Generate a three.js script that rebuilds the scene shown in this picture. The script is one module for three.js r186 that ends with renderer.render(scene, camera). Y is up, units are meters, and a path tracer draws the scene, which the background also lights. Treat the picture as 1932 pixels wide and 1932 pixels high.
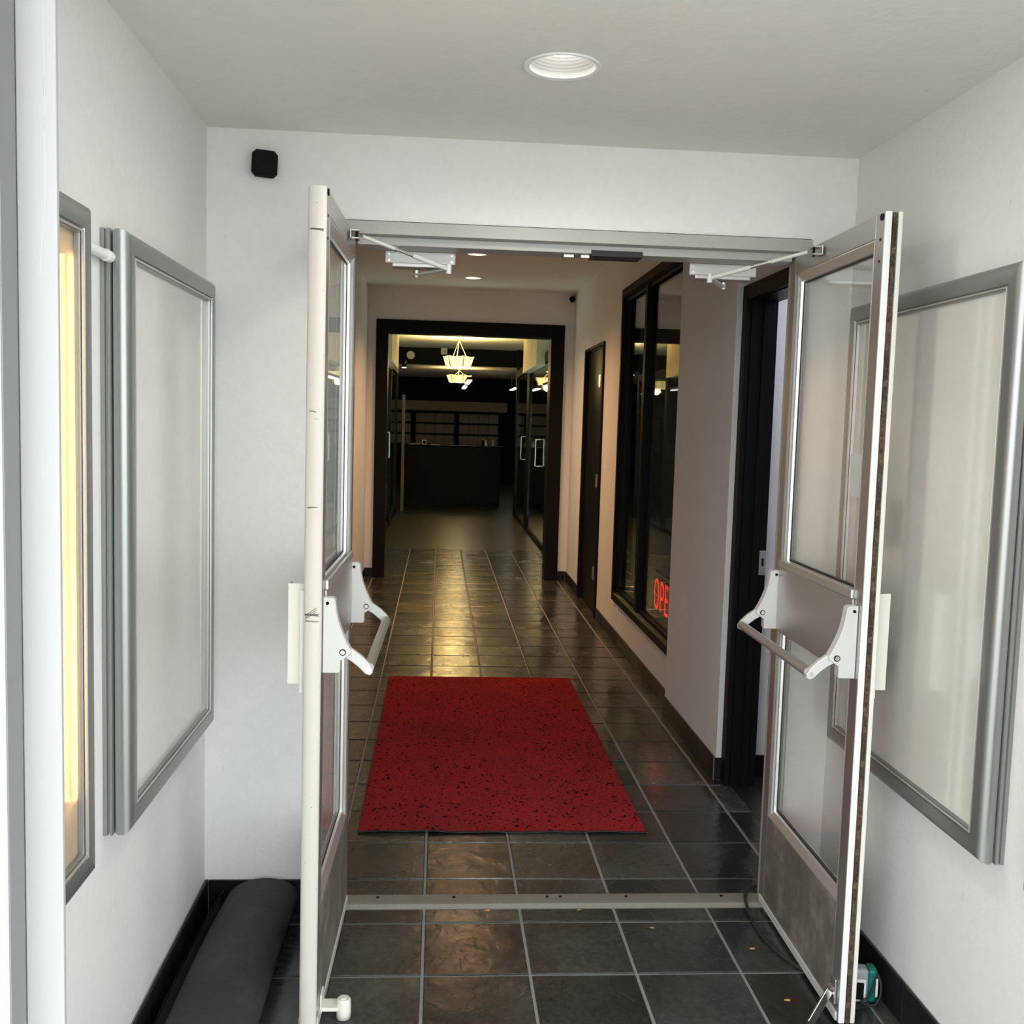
import * as THREE from 'three';
import { RoundedBoxGeometry } from 'three/addons/geometries/RoundedBoxGeometry.js';
import { mergeGeometries, toCreasedNormals } from 'three/addons/utils/BufferGeometryUtils.js';
import { TextGeometry } from 'three/addons/geometries/TextGeometry.js';
import { FontLoader } from 'three/addons/loaders/FontLoader.js';
import { RectAreaLightUniformsLib } from 'three/addons/lights/RectAreaLightUniformsLib.js';

// ------------------------------------------------------------------ camera, sky, exposure
RectAreaLightUniformsLib.init();
const scene = new THREE.Scene();
const renderer = new THREE.WebGLRenderer({ antialias: true });
renderer.toneMapping = THREE.LinearToneMapping;
renderer.toneMappingExposure = 1.12;
renderer.shadowMap.enabled = true;
renderer.shadowMap.type = THREE.PCFSoftShadowMap;

const FOCAL = 1930, EYE = 1.605;                       // focal length in pixels of a 1932 px frame
const camera = new THREE.PerspectiveCamera(2 * Math.atan(966 / FOCAL) * 180 / Math.PI, 1, 0.05, 200);
{
  const roll = 1.3 * Math.PI / 180;
  const d = new THREE.Vector3(829 - 966, 966 - 795, -FOCAL).normalize();          // where the corridor runs, seen from the camera
  const u = new THREE.Vector3(Math.sin(roll), Math.cos(roll), 0); u.addScaledVector(d, -u.dot(d)).normalize();
  const r = new THREE.Vector3().crossVectors(d, u);
  const toWorld = new THREE.Matrix4().set(r.x, r.y, r.z, 0, u.x, u.y, u.z, 0, -d.x, -d.y, -d.z, 0, 0, 0, 0, 1);
  camera.quaternion.setFromRotationMatrix(toWorld);
  camera.position.set(0, EYE, 0);
  camera.updateMatrixWorld();
}
const SKY = 4.8;
scene.background = new THREE.Color().setRGB(0.93 * SKY, 0.985 * SKY, 1.03 * SKY); // even overcast daylight over the street

// ------------------------------------------------------------------ helpers
const rng = ((s) => () => { s |= 0; s = s + 0x6D2B79F5 | 0; let t = Math.imul(s ^ s >>> 15, 1 | s); t = t + Math.imul(t ^ t >>> 7, 61 | t) ^ t; return ((t ^ t >>> 14) >>> 0) / 4294967296; })(20417);
const hash = (x, y, s) => { let h = Math.imul(x, 374761393) ^ Math.imul(y, 668265263) ^ Math.imul(s, 1274126177); h = Math.imul(h ^ h >>> 13, 1274126177); return ((h ^ h >>> 16) >>> 0) / 4294967296; };
function vnoise(x, y, period, seed) {                  // value noise that repeats after period cells
  const x0 = Math.floor(x), y0 = Math.floor(y), fx = x - x0, fy = y - y0, m = (a) => ((a % period) + period) % period;
  const sx = fx * fx * (3 - 2 * fx), sy = fy * fy * (3 - 2 * fy);
  const a = hash(m(x0), m(y0), seed), b = hash(m(x0 + 1), m(y0), seed), c = hash(m(x0), m(y0 + 1), seed), e = hash(m(x0 + 1), m(y0 + 1), seed);
  return a + (b - a) * sx + (c - a) * sy + (a - b - c + e) * sx * sy;
}
function fbm(u, v, base, oct, seed, gain = 0.5) {
  let s = 0, w = 1, t = 0, p = base;
  for (let i = 0; i < oct; i++) { s += w * vnoise(u * p, v * p, p, seed + i * 17); t += w; w *= gain; p *= 2; }
  return s / t;
}
function dataTex(n, fn, srgb, h = n) {
  const d = new Uint8Array(n * h * 4);
  for (let j = 0; j < h; j++) for (let i = 0; i < n; i++) {
    const c = fn(i / n, j / h), k = (j * n + i) * 4;
    if (typeof c === 'number') { d[k] = d[k + 1] = d[k + 2] = Math.max(0, Math.min(255, c * 255)); } else for (let q = 0; q < 3; q++) d[k + q] = Math.max(0, Math.min(255, c[q] * 255));
    d[k + 3] = 255;
  }
  const t = new THREE.DataTexture(d, n, h); t.wrapS = t.wrapT = THREE.RepeatWrapping; t.magFilter = THREE.LinearFilter; t.minFilter = THREE.LinearMipmapLinearFilter; t.generateMipmaps = true;
  if (srgb) t.colorSpace = THREE.SRGBColorSpace; t.needsUpdate = true; return t;
}
function rep(t, s) { const c = t.clone(); c.repeat.set(s, s); c.needsUpdate = true; return c; }
const used = new Map();
function numbered(n) { const k = used.get(n) ?? 0; used.set(n, k + 1); return k ? `${n}_${String(k).padStart(3, '0')}` : n; }
function mesh(name, geo, m, parent) {
  const o = new THREE.Mesh(geo, m); o.name = name; o.castShadow = o.receiveShadow = true; parent.add(o); return o;
}
function struct(name, geo, m) { const o = mesh(numbered(name), geo, m, scene); o.userData.kind = 'structure'; return o; }
function structGroup(name) { const o = new THREE.Group(); o.name = numbered(name); o.userData.kind = 'structure'; scene.add(o); return o; }
function thing(name, label, category, [x, y, z], group) {
  const o = new THREE.Group(); o.name = numbered(name); o.position.set(x, y, z); o.userData = { label, category }; if (group) o.userData.group = group; scene.add(o); return o;
}
// a part given in world coordinates, under a thing that stands unturned at its base
function part(t, name, geo, m, at = t) { const p = t.position; geo.translate(-p.x, -p.y, -p.z); return mesh(name, geo, m, at); }
function group(t, name) { const g = new THREE.Group(); g.name = name; t.add(g); return g; }
function uvMetres(g) {                                  // uv in metres, projected along the strongest axis of each face
  g = g.index ? g.toNonIndexed() : g; const p = g.attributes.position, uv = new Float32Array(p.count * 2), a = new THREE.Vector3(), b = new THREE.Vector3(), c = new THREE.Vector3();
  for (let i = 0; i < p.count; i += 3) {
    a.fromBufferAttribute(p, i); b.fromBufferAttribute(p, i + 1).sub(a); c.fromBufferAttribute(p, i + 2).sub(a); b.cross(c);
    const ax = Math.abs(b.x), ay = Math.abs(b.y), az = Math.abs(b.z);
    for (let k = 0; k < 3; k++) { const x = p.getX(i + k), y = p.getY(i + k), z = p.getZ(i + k); const q = (i + k) * 2; if (ay >= ax && ay >= az) { uv[q] = x; uv[q + 1] = z; } else if (ax >= az) { uv[q] = z; uv[q + 1] = y; } else { uv[q] = x; uv[q + 1] = y; } }
  }
  g.setAttribute('uv', new THREE.BufferAttribute(uv, 2)); return g;
}
function box(x0, x1, y0, y1, z0, z1, r = 0) {
  const w = x1 - x0, h = y1 - y0, d = z1 - z0;
  const g = r ? new RoundedBoxGeometry(w, h, d, 2, Math.min(r, w / 2.01, h / 2.01, d / 2.01)) : new THREE.BoxGeometry(w, h, d);
  g.translate((x0 + x1) / 2, (y0 + y1) / 2, (z0 + z1) / 2); return uvMetres(g);
}
const join = (...gs) => mergeGeometries(gs.map((g) => { const n = g.index ? g.toNonIndexed() : g; for (const k of Object.keys(n.attributes)) if (!['position', 'normal', 'uv'].includes(k)) n.deleteAttribute(k); return n; }));
function orient(g) {                                    // faces outward, judged from the middle of the shape
  g = g.index ? g.toNonIndexed() : g; g.computeBoundingBox(); const c = g.boundingBox.getCenter(new THREE.Vector3()), p = g.attributes.position.array; let v = 0;
  for (let i = 0; i < p.length; i += 9) {
    const ax = p[i] - c.x, ay = p[i + 1] - c.y, az = p[i + 2] - c.z, bx = p[i + 3] - c.x, by = p[i + 4] - c.y, bz = p[i + 5] - c.z, dx = p[i + 6] - c.x, dy = p[i + 7] - c.y, dz = p[i + 8] - c.z;
    v += ax * (by * dz - bz * dy) + ay * (bz * dx - bx * dz) + az * (bx * dy - by * dx);
  }
  if (v < 0) for (let i = 0; i < p.length; i += 9) for (let k = 0; k < 3; k++) { const t = p[i + 3 + k]; p[i + 3 + k] = p[i + 6 + k]; p[i + 6 + k] = t; }
  g.deleteAttribute('normal'); return uvMetres(toCreasedNormals(g, 0.55));
}
// four mitred bars round an opening: profile points are [inward from the outer edge, depth]; map(a, b, d) gives the place
function ring(a0, a1, b0, b1, prof, map) {
  const cs = [[a0, b0, 1, 1], [a1, b0, -1, 1], [a1, b1, -1, -1], [a0, b1, 1, -1]], out = [];
  const at = (c, q) => map(c[0] + c[2] * q[0], c[1] + c[3] * q[0], q[1]);
  for (let k = 0; k < 4; k++) {
    const A = cs[k], B = cs[(k + 1) % 4], v = [];
    for (let j = 0; j < prof.length; j++) { const p = prof[j], q = prof[(j + 1) % prof.length], P = at(A, p), Q = at(A, q), R = at(B, q), S = at(B, p); v.push(...P, ...Q, ...R, ...P, ...R, ...S); }
    for (const C of [A, B]) for (const t of THREE.ShapeUtils.triangulateShape(prof.map((q) => new THREE.Vector2(...q)), [])) v.push(...at(C, prof[t[0]]), ...at(C, prof[t[C === A ? 1 : 2]]), ...at(C, prof[t[C === A ? 2 : 1]]));
    const g = new THREE.BufferGeometry(); g.setAttribute('position', new THREE.Float32BufferAttribute(v, 3)); out.push(orient(g));
  }
  return out;                                          // bottom, far, top, near
}
function extr(pts, z0, z1, bevel = 0, holes = []) {     // outline in x, y pushed from z0 to z1
  const s = new THREE.Shape(pts.map((p) => new THREE.Vector2(...p))); for (const h of holes) s.holes.push(new THREE.Path(h.map((p) => new THREE.Vector2(...p))));
  const g = new THREE.ExtrudeGeometry(s, { depth: z1 - z0 - 2 * bevel, bevelEnabled: bevel > 0, bevelThickness: bevel, bevelSize: bevel, bevelOffset: -bevel, bevelSegments: 1, curveSegments: 12 });
  g.translate(0, 0, z0 + bevel); return uvMetres(g);
}
function tube(pts, r, seg = 24, rad = 8, closed = false) {
  return uvMetres(new THREE.TubeGeometry(new THREE.CatmullRomCurve3(pts.map((p) => new THREE.Vector3(...p)), closed, 'catmullrom', 0.4), seg, r, rad, closed));
}
function rod(a, b, r0, r1 = r0, n = 12) {
  const A = new THREE.Vector3(...a), B = new THREE.Vector3(...b), d = B.clone().sub(A), g = new THREE.CylinderGeometry(r1, r0, d.length(), n);
  g.applyQuaternion(new THREE.Quaternion().setFromUnitVectors(new THREE.Vector3(0, 1, 0), d.normalize())); g.translate((A.x + B.x) / 2, (A.y + B.y) / 2, (A.z + B.z) / 2); return uvMetres(g);
}
function flat(a, b, w, t, up = [0, 1, 0]) {              // flat bar from a to b, width w, thickness t along up
  const A = new THREE.Vector3(...a), B = new THREE.Vector3(...b), X = B.clone().sub(A), L = X.length(); X.normalize();
  const Z = new THREE.Vector3().crossVectors(X, new THREE.Vector3(...up)).normalize(), Y = new THREE.Vector3().crossVectors(Z, X);
  const g = new RoundedBoxGeometry(L, t, w, 2, Math.min(t, w) * 0.3); g.applyMatrix4(new THREE.Matrix4().makeBasis(X, Y, Z)); g.translate((A.x + B.x) / 2, (A.y + B.y) / 2, (A.z + B.z) / 2); return uvMetres(g);
}
const lin = (r, g, b) => new THREE.Color().setRGB(r, g, b);
const mat = (c, o = {}) => new THREE.MeshStandardMaterial({ color: c, roughness: 0.6, ...o });
const phys = (c, o = {}) => new THREE.MeshPhysicalMaterial({ color: c, roughness: 0.4, ...o });

// ------------------------------------------------------------------ textures and materials
const plasterBump = dataTex(512, (u, v) => 0.6 * fbm(u, v, 8, 4, 3) + 0.4 * fbm(u, v, 64, 2, 9));
const plasterTone = dataTex(512, (u, v) => { const a = fbm(u, v, 3, 5, 21), b = fbm(u, v, 90, 2, 40), k = 0.955 + 0.05 * (a - 0.5) + 0.02 * (b - 0.5) - (vnoise(u * 60, v * 60, 60, 77) > 0.985 ? 0.035 : 0); return [k, k, k * 0.995]; }, true);
const slateH = new Float32Array(1024 * 1024);
for (let j = 0; j < 1024; j++) for (let i = 0; i < 1024; i++) {
  const u = i / 1024, v = j / 1024, w = 0.06 * (fbm(u, v, 6, 3, 5) - 0.5), h = fbm(u + w, v * 1 + w, 7, 5, 11, 0.52) * 7.0, f = h - Math.floor(h);
  slateH[j * 1024 + i] = 0.5 * (Math.floor(h) + Math.min(1, Math.max(0, (f - 0.6) / 0.4)) ** 2 * 1.0) / 7 + 0.12 * fbm(u, v, 40, 3, 31) + 0.38 * fbm(u, v, 16, 2, 66);
}
const sl = (u, v) => slateH[(Math.floor(v * 1024) & 1023) * 1024 + (Math.floor(u * 1024) & 1023)];
const slateBump = dataTex(1024, (u, v) => sl(u, v));
const slateTone = dataTex(1024, (u, v) => {
  const e = Math.abs(sl(u + 1 / 1024, v) - sl(u - 1 / 1024, v)) + Math.abs(sl(u, v + 1 / 1024) - sl(u, v - 1 / 1024));
  const a = fbm(u, v, 5, 5, 91), b = fbm(u, v, 100, 2, 54), c = fbm(u, v, 4, 3, 123);
  const vein = Math.max(0, e - 0.022) * 3.2 * (c > 0.53 ? 1 : 0.12), k = 0.58 + 0.40 * (a - 0.5) + 0.18 * (b - 0.5) + vein;
  return [k * (1 + 0.10 * (c - 0.5)), k * 1.0, k * (0.97 - 0.14 * (c - 0.5))];
}, true);
const slateRough = dataTex(512, (u, v) => 0.30 + 0.34 * fbm(u, v, 6, 4, 141) + 0.12 * fbm(u, v, 60, 2, 142));
const K = 1 / 1.262;                                    // the slate pattern covers four tiles
const slateMat = (c, r) => phys(c, { map: rep(slateTone, K), bumpMap: rep(slateBump, K), bumpScale: 0.0045, roughnessMap: rep(slateRough, K), roughness: r });
const SLATE = [slateMat(lin(0.115, 0.122, 0.120), 0.46), slateMat(lin(0.16, 0.165, 0.155), 0.44), slateMat(lin(0.090, 0.098, 0.098), 0.42), slateMat(lin(0.175, 0.165, 0.135), 0.44)];
SLATE.push(slateMat(lin(0.03, 0.031, 0.033), 0.8)); SLATE[4].specularIntensity = 0.4;
const M = {
  wall: mat(lin(0.86, 0.855, 0.835), { map: rep(plasterTone, 0.6), bumpMap: rep(plasterBump, 1.3), bumpScale: 0.0012, roughness: 0.62 }),
  ceiling: mat(lin(0.86, 0.85, 0.815), { map: rep(plasterTone, 0.5), bumpMap: rep(plasterBump, 1.1), bumpScale: 0.0012, roughness: 0.8 }),
  grout: mat(lin(0.27, 0.27, 0.258), { bumpMap: rep(plasterBump, 6), bumpScale: 0.002, roughness: 0.95 }),
  black: phys(lin(0.010, 0.010, 0.0095), { roughness: 0.45, specularIntensity: 0.1 }),
  blackSatin: phys(lin(0.009, 0.009, 0.0095), { roughness: 0.4, specularIntensity: 0.1 }),
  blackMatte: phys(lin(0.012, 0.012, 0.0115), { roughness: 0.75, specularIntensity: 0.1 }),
  polish: phys(lin(0.022, 0.023, 0.019), { roughness: 0.30, bumpMap: rep(plasterBump, 0.5), bumpScale: 0.001 }),
  white: mat(lin(0.83, 0.83, 0.81), { roughness: 0.45 }),
  cream: mat(lin(0.76, 0.74, 0.66), { roughness: 0.4 }),
  alu: mat(lin(0.52, 0.51, 0.485), { roughness: 0.4, metalness: 0.8 }),
  aluLight: mat(lin(0.60, 0.595, 0.57), { roughness: 0.42, metalness: 0.1 }),
  brushed: mat(lin(0.52, 0.51, 0.49), { roughness: 0.38, metalness: 0.7 }),
  boxFrame: mat(lin(0.33, 0.34, 0.325), { roughness: 0.36, metalness: 0.8 }),
  frameAlu: mat(lin(0.43, 0.425, 0.40), { roughness: 0.45, metalness: 0.1, map: rep(plasterTone, 1.5) }),
  bead: mat(lin(0.66, 0.655, 0.63), { roughness: 0.34, metalness: 0.75 }),
  steel: mat(lin(0.62, 0.61, 0.58), { roughness: 0.28, metalness: 0.9 }),
  chrome: mat(lin(0.72, 0.71, 0.68), { roughness: 0.16, metalness: 1 }),
  rubber: mat(lin(0.02, 0.02, 0.02), { roughness: 0.7 }),
  gasket: mat(lin(0.02, 0.02, 0.018), { roughness: 0.55 }),
  glass: phys(lin(0.97, 0.98, 0.975), { transmission: 1, roughness: 0.0, thickness: 0, ior: 1.5 }),
  glassGreen: phys(lin(0.80, 0.88, 0.78), { transmission: 1, roughness: 0.02, thickness: 0, ior: 1.5 }),
  acrylic: phys(lin(0.72, 0.715, 0.69), { roughness: 0.22, clearcoat: 0.6, clearcoatRoughness: 0.12 }),
  tan: mat(lin(0.45, 0.36, 0.23), { roughness: 0.6 }),
  beige: mat(lin(0.50, 0.45, 0.36), { roughness: 0.7 }),
};

// ------------------------------------------------------------------ the setting: plan of the place (metres)
const ZF = -1.50, ZB = -3.235, ZI = -3.40, XL = -0.72, XR = 1.305, YC = 2.47;        // vestibule: street side, back wall, inner side, walls, ceiling
const ZE = -10.45, CXL = -0.735, CXR = 1.345, CY = 2.93;                             // corridor: end wall, walls, ceiling
const ZH = -18.1, ZR = -27, HXL = -0.76, HXR = 1.36;                                 // hall behind the corridor, far room
const DX0 = -0.315, DX1 = 1.165;                                                     // door frame outer sides
const W = 0.12;

// floor: grout bed with single slate tiles, joints recessed
{
  const f = structGroup('floor');
  mesh('grout_bed', box(XL - W, HXR + W, -0.10, -0.004, -12.85, ZF), M.grout, f);
  const P = 0.3155, J = 0.0045, X0 = -0.0135, Z0 = -2.852, variants = new Map();
  const tileGeo = (w, d, key, seed) => {
    const id = key + '_' + seed; if (variants.has(id)) return variants.get(id);
    const b = 0.003, hw = w / 2, hd = d / 2, prof = [[-hw, -hd], [hw, -hd], [hw, hd], [-hw, hd]], v = [], top = prof.map(([x, z]) => [x - Math.sign(x) * b, 0, z - Math.sign(z) * b]), rim = prof.map(([x, z]) => [x, -b, z]), low = prof.map(([x, z]) => [x, -0.012, z]);
    v.push(...top[0], ...top[2], ...top[1], ...top[0], ...top[3], ...top[2]);
    for (let k = 0; k < 4; k++) { const n = (k + 1) % 4; v.push(...top[k], ...top[n], ...rim[n], ...top[k], ...rim[n], ...rim[k], ...rim[k], ...rim[n], ...low[n], ...rim[k], ...low[n], ...low[k]); }
    const g = new THREE.BufferGeometry(); g.setAttribute('position', new THREE.Float32BufferAttribute(v, 3)); g.computeVertexNormals();
    const r = uvMetres(g), uv = r.attributes.uv, ox = (seed % 4) * 0.3155 + 0.07 * seed, oz = Math.floor(seed / 4) * 0.3155 + 0.05 * seed, turn = seed % 2;
    for (let i = 0; i < uv.count; i++) { const a = uv.getX(i), c = uv.getY(i); uv.setXY(i, (turn ? c : a) + ox, (turn ? a : c) + oz); }
    variants.set(id, r); return r;
  };
  const lineX = [XL]; for (let k = -3; k < 6; k++) { const x = X0 + k * P; if (x > XL + 0.03 && x < CXR - 0.03) lineX.push(x); } lineX.push(1.355);
  const cuts = [ZF + 0.001]; for (let k = -5; k < 34; k++) { const z = Z0 - k * P; if (z < ZF - 0.05 && z > -12.84) cuts.push(z); } cuts.push(-12.85);
  for (let i = 0; i + 1 < cuts.length; i++) for (let j = 0; j + 1 < lineX.length; j++) {
    let z1 = cuts[i], z0 = cuts[i + 1];
    const lim0 = lineX[j] + (j ? J : 0), lim1 = lineX[j + 1] - (j + 2 < lineX.length ? J : 0);
    const span = z0 < -3.30 && z1 > -3.30 ? [[z1, -3.262], [-3.358, z0]] : [[z1, z0]];        // the door threshold cuts one row in two
    for (const [b, a] of span) {
      if (b - a < 0.025) continue;
      const w = lim1 - lim0, d = b - a - 2 * J, s = Math.floor(rng() * 16), far = a < -9.2;
      const o = mesh('tile', tileGeo(w, d, w.toFixed(3) + d.toFixed(3), s), SLATE[[0, 0, 1, 2, 0, 1, 3, 2][Math.floor(rng() * 8)]], f);
      o.position.set((lim0 + lim1) / 2, 0.0006 * (rng() - 0.5), (a + b) / 2); o.rotation.set((rng() - 0.5) * 0.005, 0, (rng() - 0.5) * 0.005);
    }
  }
}
struct('floor_hall', box(HXL - 2.6, HXR + 2.6, -0.10, -0.002, ZR - 0.2, -12.853), M.polish);
struct('ground', box(-30, 30, -0.16, -0.008, ZF + 0.002, 40), mat(lin(0.55, 0.535, 0.505), { map: rep(plasterTone, 0.3), bumpMap: rep(plasterBump, 2), bumpScale: 0.003, roughness: 0.95 }));

// vestibule shell
struct('wall_left', box(XL - W, XL, -0.1, YC, ZI, ZF - 0.05), M.wall);
struct('wall_right', box(XR, XR + W, -0.1, YC, ZI, ZF - 0.05), M.wall);
struct('ceiling', extr([[XL - W, ZF - 0.05], [XR + W, ZF - 0.05], [XR + W, ZI], [XL - W, ZI]].map(([x, z]) => [x, -z]), 0, 0.5, 0, [Array.from({ length: 32 }, (_, k) => [0.278 + 0.082 * Math.cos(k / 16 * Math.PI), 2.545 + 0.082 * Math.sin(k / 16 * Math.PI)])]).rotateX(-Math.PI / 2).translate(0, YC, 0), M.ceiling);
struct('wall_back', extr([[XL, 0], [DX0, 0], [DX0, 2.215], [DX1, 2.215], [DX1, 0], [XR, 0], [XR, CY], [XL, CY]], ZI, ZB), M.wall);
// shop front round the vestibule opening
{
  const f = structGroup('wall_front');
  mesh('facade', extr([[-6, -0.1], [-0.80, -0.1], [-0.80, 2.46], [1.45, 2.46], [1.45, -0.1], [6, -0.1], [6, 4.2], [-6, 4.2]], ZF - 0.05, ZF + 0.10), M.wall, f);
  mesh('roof', box(-6, 6, 4.2, 4.3, -8, ZF + 0.10), M.wall, f);
  mesh('canopy', box(-6, 6, 2.9, 3.1, ZF + 0.10, 1.3), M.white, f);  // added out of view: screens off high sky so the jamb is dimmer
}
const paintMarks = (() => {                              // thin white scratches and a hairline crack in the old paint
  const c = document.createElement('canvas'); c.width = 256; c.height = 2048; const g = c.getContext('2d');
  g.fillStyle = '#ebeceb'; g.fillRect(0, 0, 256, 2048);
  g.strokeStyle = '#ffffff'; g.lineWidth = 3; g.beginPath(); g.moveTo(178, 250); let x = 178; for (let y = 250; y < 560; y += 9) { x += (rng() - 0.5) * 5 - (y > 480 ? 4 : 0); g.lineTo(x, y); } g.stroke();
  g.strokeStyle = '#b7b7b5'; g.lineWidth = 2; g.beginPath(); g.moveTo(177, 330); g.lineTo(179, 352); g.moveTo(180, 372); g.lineTo(179, 390); g.stroke();
  g.strokeStyle = '#ffffff'; g.lineWidth = 2; for (let k = 0; k < 26; k++) { const a = rng() * 256, b = 500 + rng() * 1500; g.beginPath(); g.moveTo(a, b); g.lineTo(a + (rng() - 0.5) * 14, b + rng() * 40); g.stroke(); }
  const t = new THREE.CanvasTexture(c); t.colorSpace = THREE.SRGBColorSpace; return t;
})();
{
  const f = structGroup('trim_1');                       // white jamb of the shop front, a post and a deeper member beside it
  const g = box(-0.593, -0.5385, 0, 2.46, ZF - 0.010, ZF, 0.002), uv = g.attributes.uv, p = g.attributes.position;
  for (let i = 0; i < uv.count; i++) uv.setXY(i, (p.getX(i) + 0.593) / 0.0545, p.getY(i) / 2.46);
  mesh('post', g, mat(lin(0.475, 0.47, 0.47), { map: paintMarks, roughness: 0.42 }), f);
  mesh('shaded_side_face', box(-0.5945, -0.593, 0, 2.46, ZF + 0.001, ZF + 0.053), mat(lin(0.20, 0.20, 0.205), { roughness: 0.5 }), f);  // shade on the side member's face, put in as dark grey colour
  mesh('side_member', box(-0.84, -0.5948, 0, 2.46, ZF - 0.06, ZF + 0.056, 0.004), mat(lin(0.46, 0.455, 0.455), { roughness: 0.42 }), f);
  mesh('head_member', box(-0.84, 1.49, 2.40, 2.46, ZF - 0.06, ZF, 0.003), M.white, f);
  mesh('far_post', box(1.25, 1.49, 0, 2.40, ZF - 0.06, ZF + 0.056, 0.004), M.white, f);
}

// slate skirting, tile by tile
function skirting(name, x0, x1, z0, z1, h, dirX, seed) {   // runs along x or along z
  const b = structGroup(name), along = Math.abs(x1 - x0) > Math.abs(z1 - z0) ? 'x' : 'z', L = along === 'x' ? x1 - x0 : z1 - z0, n = Math.max(1, Math.round(L / 0.31));
  mesh('grout_bed', along === 'x' ? box(x0, x1, 0, h - 0.002, z0, z1 - 0.005) : (dirX > 0 ? box(x0, x1 - 0.005, 0, h - 0.002, z0, z1) : box(x0 + 0.005, x1, 0, h - 0.002, z0, z1)), M.grout, b);
  for (let k = 0; k < n; k++) {
    const a = k / n * L + 0.002, c = (k + 1) / n * L - 0.002;
    const g = along === 'x' ? box(x0 + a, x0 + c, 0.002, h, z0 + 0.004, z1, 0.0015) : (dirX > 0 ? box(x0 + 0.004, x1, 0.002, h, z0 + a, z0 + c, 0.0015) : box(x0, x1 - 0.004, 0.002, h, z0 + a, z0 + c, 0.0015));
    mesh('tile', g, SLATE[4], b);
  }
}
skirting('baseboard_left', XL + 0.0005, XL + 0.013, ZB + 0.001, ZF - 0.08, 0.118, 1, 0);
skirting('baseboard_right', XR - 0.013, XR - 0.0005, ZB + 0.001, ZF - 0.08, 0.118, -1, 2);
skirting('baseboard_back', XL + 0.014, DX0 - 0.001, ZB + 0.0005, ZB + 0.013, 0.118, 0, 1);
skirting('baseboard_back_right', DX1 + 0.001, XR - 0.014, ZB + 0.0005, ZB + 0.013, 0.118, 0, 1);

// entrance door frame: head with its stop, two jambs, threshold
{
  const f = structGroup('door_1');
  const head = mesh('head', join(box(DX0, DX1, 2.172, 2.2115, ZB - 0.06, ZB + 0.012, 0.002), box(DX0 + 0.05, DX1 - 0.05, 2.146, 2.172, -3.36, -3.262, 0.002)), M.frameAlu, f);
  mesh('jamb', join(box(DX0, DX0 + 0.042, 0, 2.172, -3.315, ZB + 0.012, 0.002), box(DX0, DX0 + 0.026, 0, 2.172, -3.36, -3.316, 0.002)), M.frameAlu, f);
  mesh('jamb', join(box(DX1 - 0.040, DX1, 0, 2.172, -3.315, ZB + 0.012, 0.002), box(DX1 - 0.026, DX1, 0, 2.172, -3.36, -3.316, 0.002)), M.frameAlu, f);
  for (const [x, w] of [[0.38, 0.035], [0.435, 0.03]]) mesh('bolt_keeper', box(x, x + w, 2.134, 2.146, -3.33, -3.28, 0.003), M.steel, head);
  mesh('dark_gap_strip', join(box(0.466, 0.630, 2.139, 2.1455, -3.35, -3.2605), box(0.466, 0.630, 2.139, 2.157, -3.2615, -3.2590)), M.rubber, head);  // black colour stands in for the dark gap where the stop is missing
  const t = structGroup('trim_2');                       // aluminium threshold: ramp, crown, screws
  mesh('sill', extr([[3.262, 0.0], [3.276, 0.010], [3.290, 0.012], [3.335, 0.013], [3.345, 0.010], [3.358, 0.0], [3.358, -0.01], [3.262, -0.01]].reverse(), DX0 + 0.02, DX1 - 0.02).rotateY(Math.PI / 2), mat(lin(0.30, 0.29, 0.255), { roughness: 0.55, metalness: 0.4, map: rep(plasterTone, 2), bumpMap: rep(plasterBump, 9), bumpScale: 0.002 }), t);
  for (const x of [-0.17, 0.085, 0.40, 0.445, 0.67, 1.0]) mesh('screw', new THREE.CylinderGeometry(0.0055, 0.0055, 0.003, 12).translate(x, 0.0135, -3.318), M.black, t);
}

// corridor shell
struct('wall_corridor_left', box(CXL - W, CXL, -0.1, CY, ZE - 0.15, ZI), M.wall);
{
  const w = structGroup('wall_corridor_right'), x0 = CXR, x1 = CXR + 0.13, H = M.wall;
  // the wall lies in the z-y plane: outline in (-z, y) with a doorway, a window and a second doorway
  const g = extr([[3.40, -0.1], [3.60, -0.1], [3.60, 2.185], [4.44, 2.185], [4.44, -0.1], [8.45, -0.1], [8.45, 2.285], [9.42, 2.285], [9.42, -0.1], [10.60, -0.1], [10.60, CY], [3.40, CY]], 0, 0.115, 0, [[[5.62, 0.345], [7.52, 0.345], [7.52, 2.58], [5.62, 2.58]]]);
  mesh('wall', g.rotateY(Math.PI / 2).translate(x0, 0, 0), H, w);
  mesh('furring', box(1.302, CXR, 0, CY, -5.58, -4.505, 0.003), H, w);
}
struct('ceiling_corridor', extr([[CXL - W, 3.40], [1.48, 3.40], [1.48, 10.6], [CXL - W, 10.6]], 0, 0.3, 0, [[0.268, 8.22], [0.279, 9.57]].map(([x, z]) => Array.from({ length: 24 }, (_, k) => [x + 0.075 * Math.cos(k / 12 * Math.PI), z + 0.075 * Math.sin(k / 12 * Math.PI)]))).rotateX(-Math.PI / 2).translate(0, CY, 0), M.ceiling);
struct('wall_end', extr([[CXL, 0], [-0.55, 0], [-0.55, 2.495], [1.133, 2.495], [1.133, 0], [CXR, 0], [CXR, CY], [CXL, CY]], ZE - 0.15, ZE), M.wall);
skirting('baseboard_corridor_left', CXL + 0.0005, CXL + 0.012, ZE + 0.001, ZI - 0.001, 0.095, 1, 3);
skirting('baseboard_corridor_right', CXR - 0.012, CXR - 0.0005, -8.37, -5.585, 0.095, -1, 5);
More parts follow.
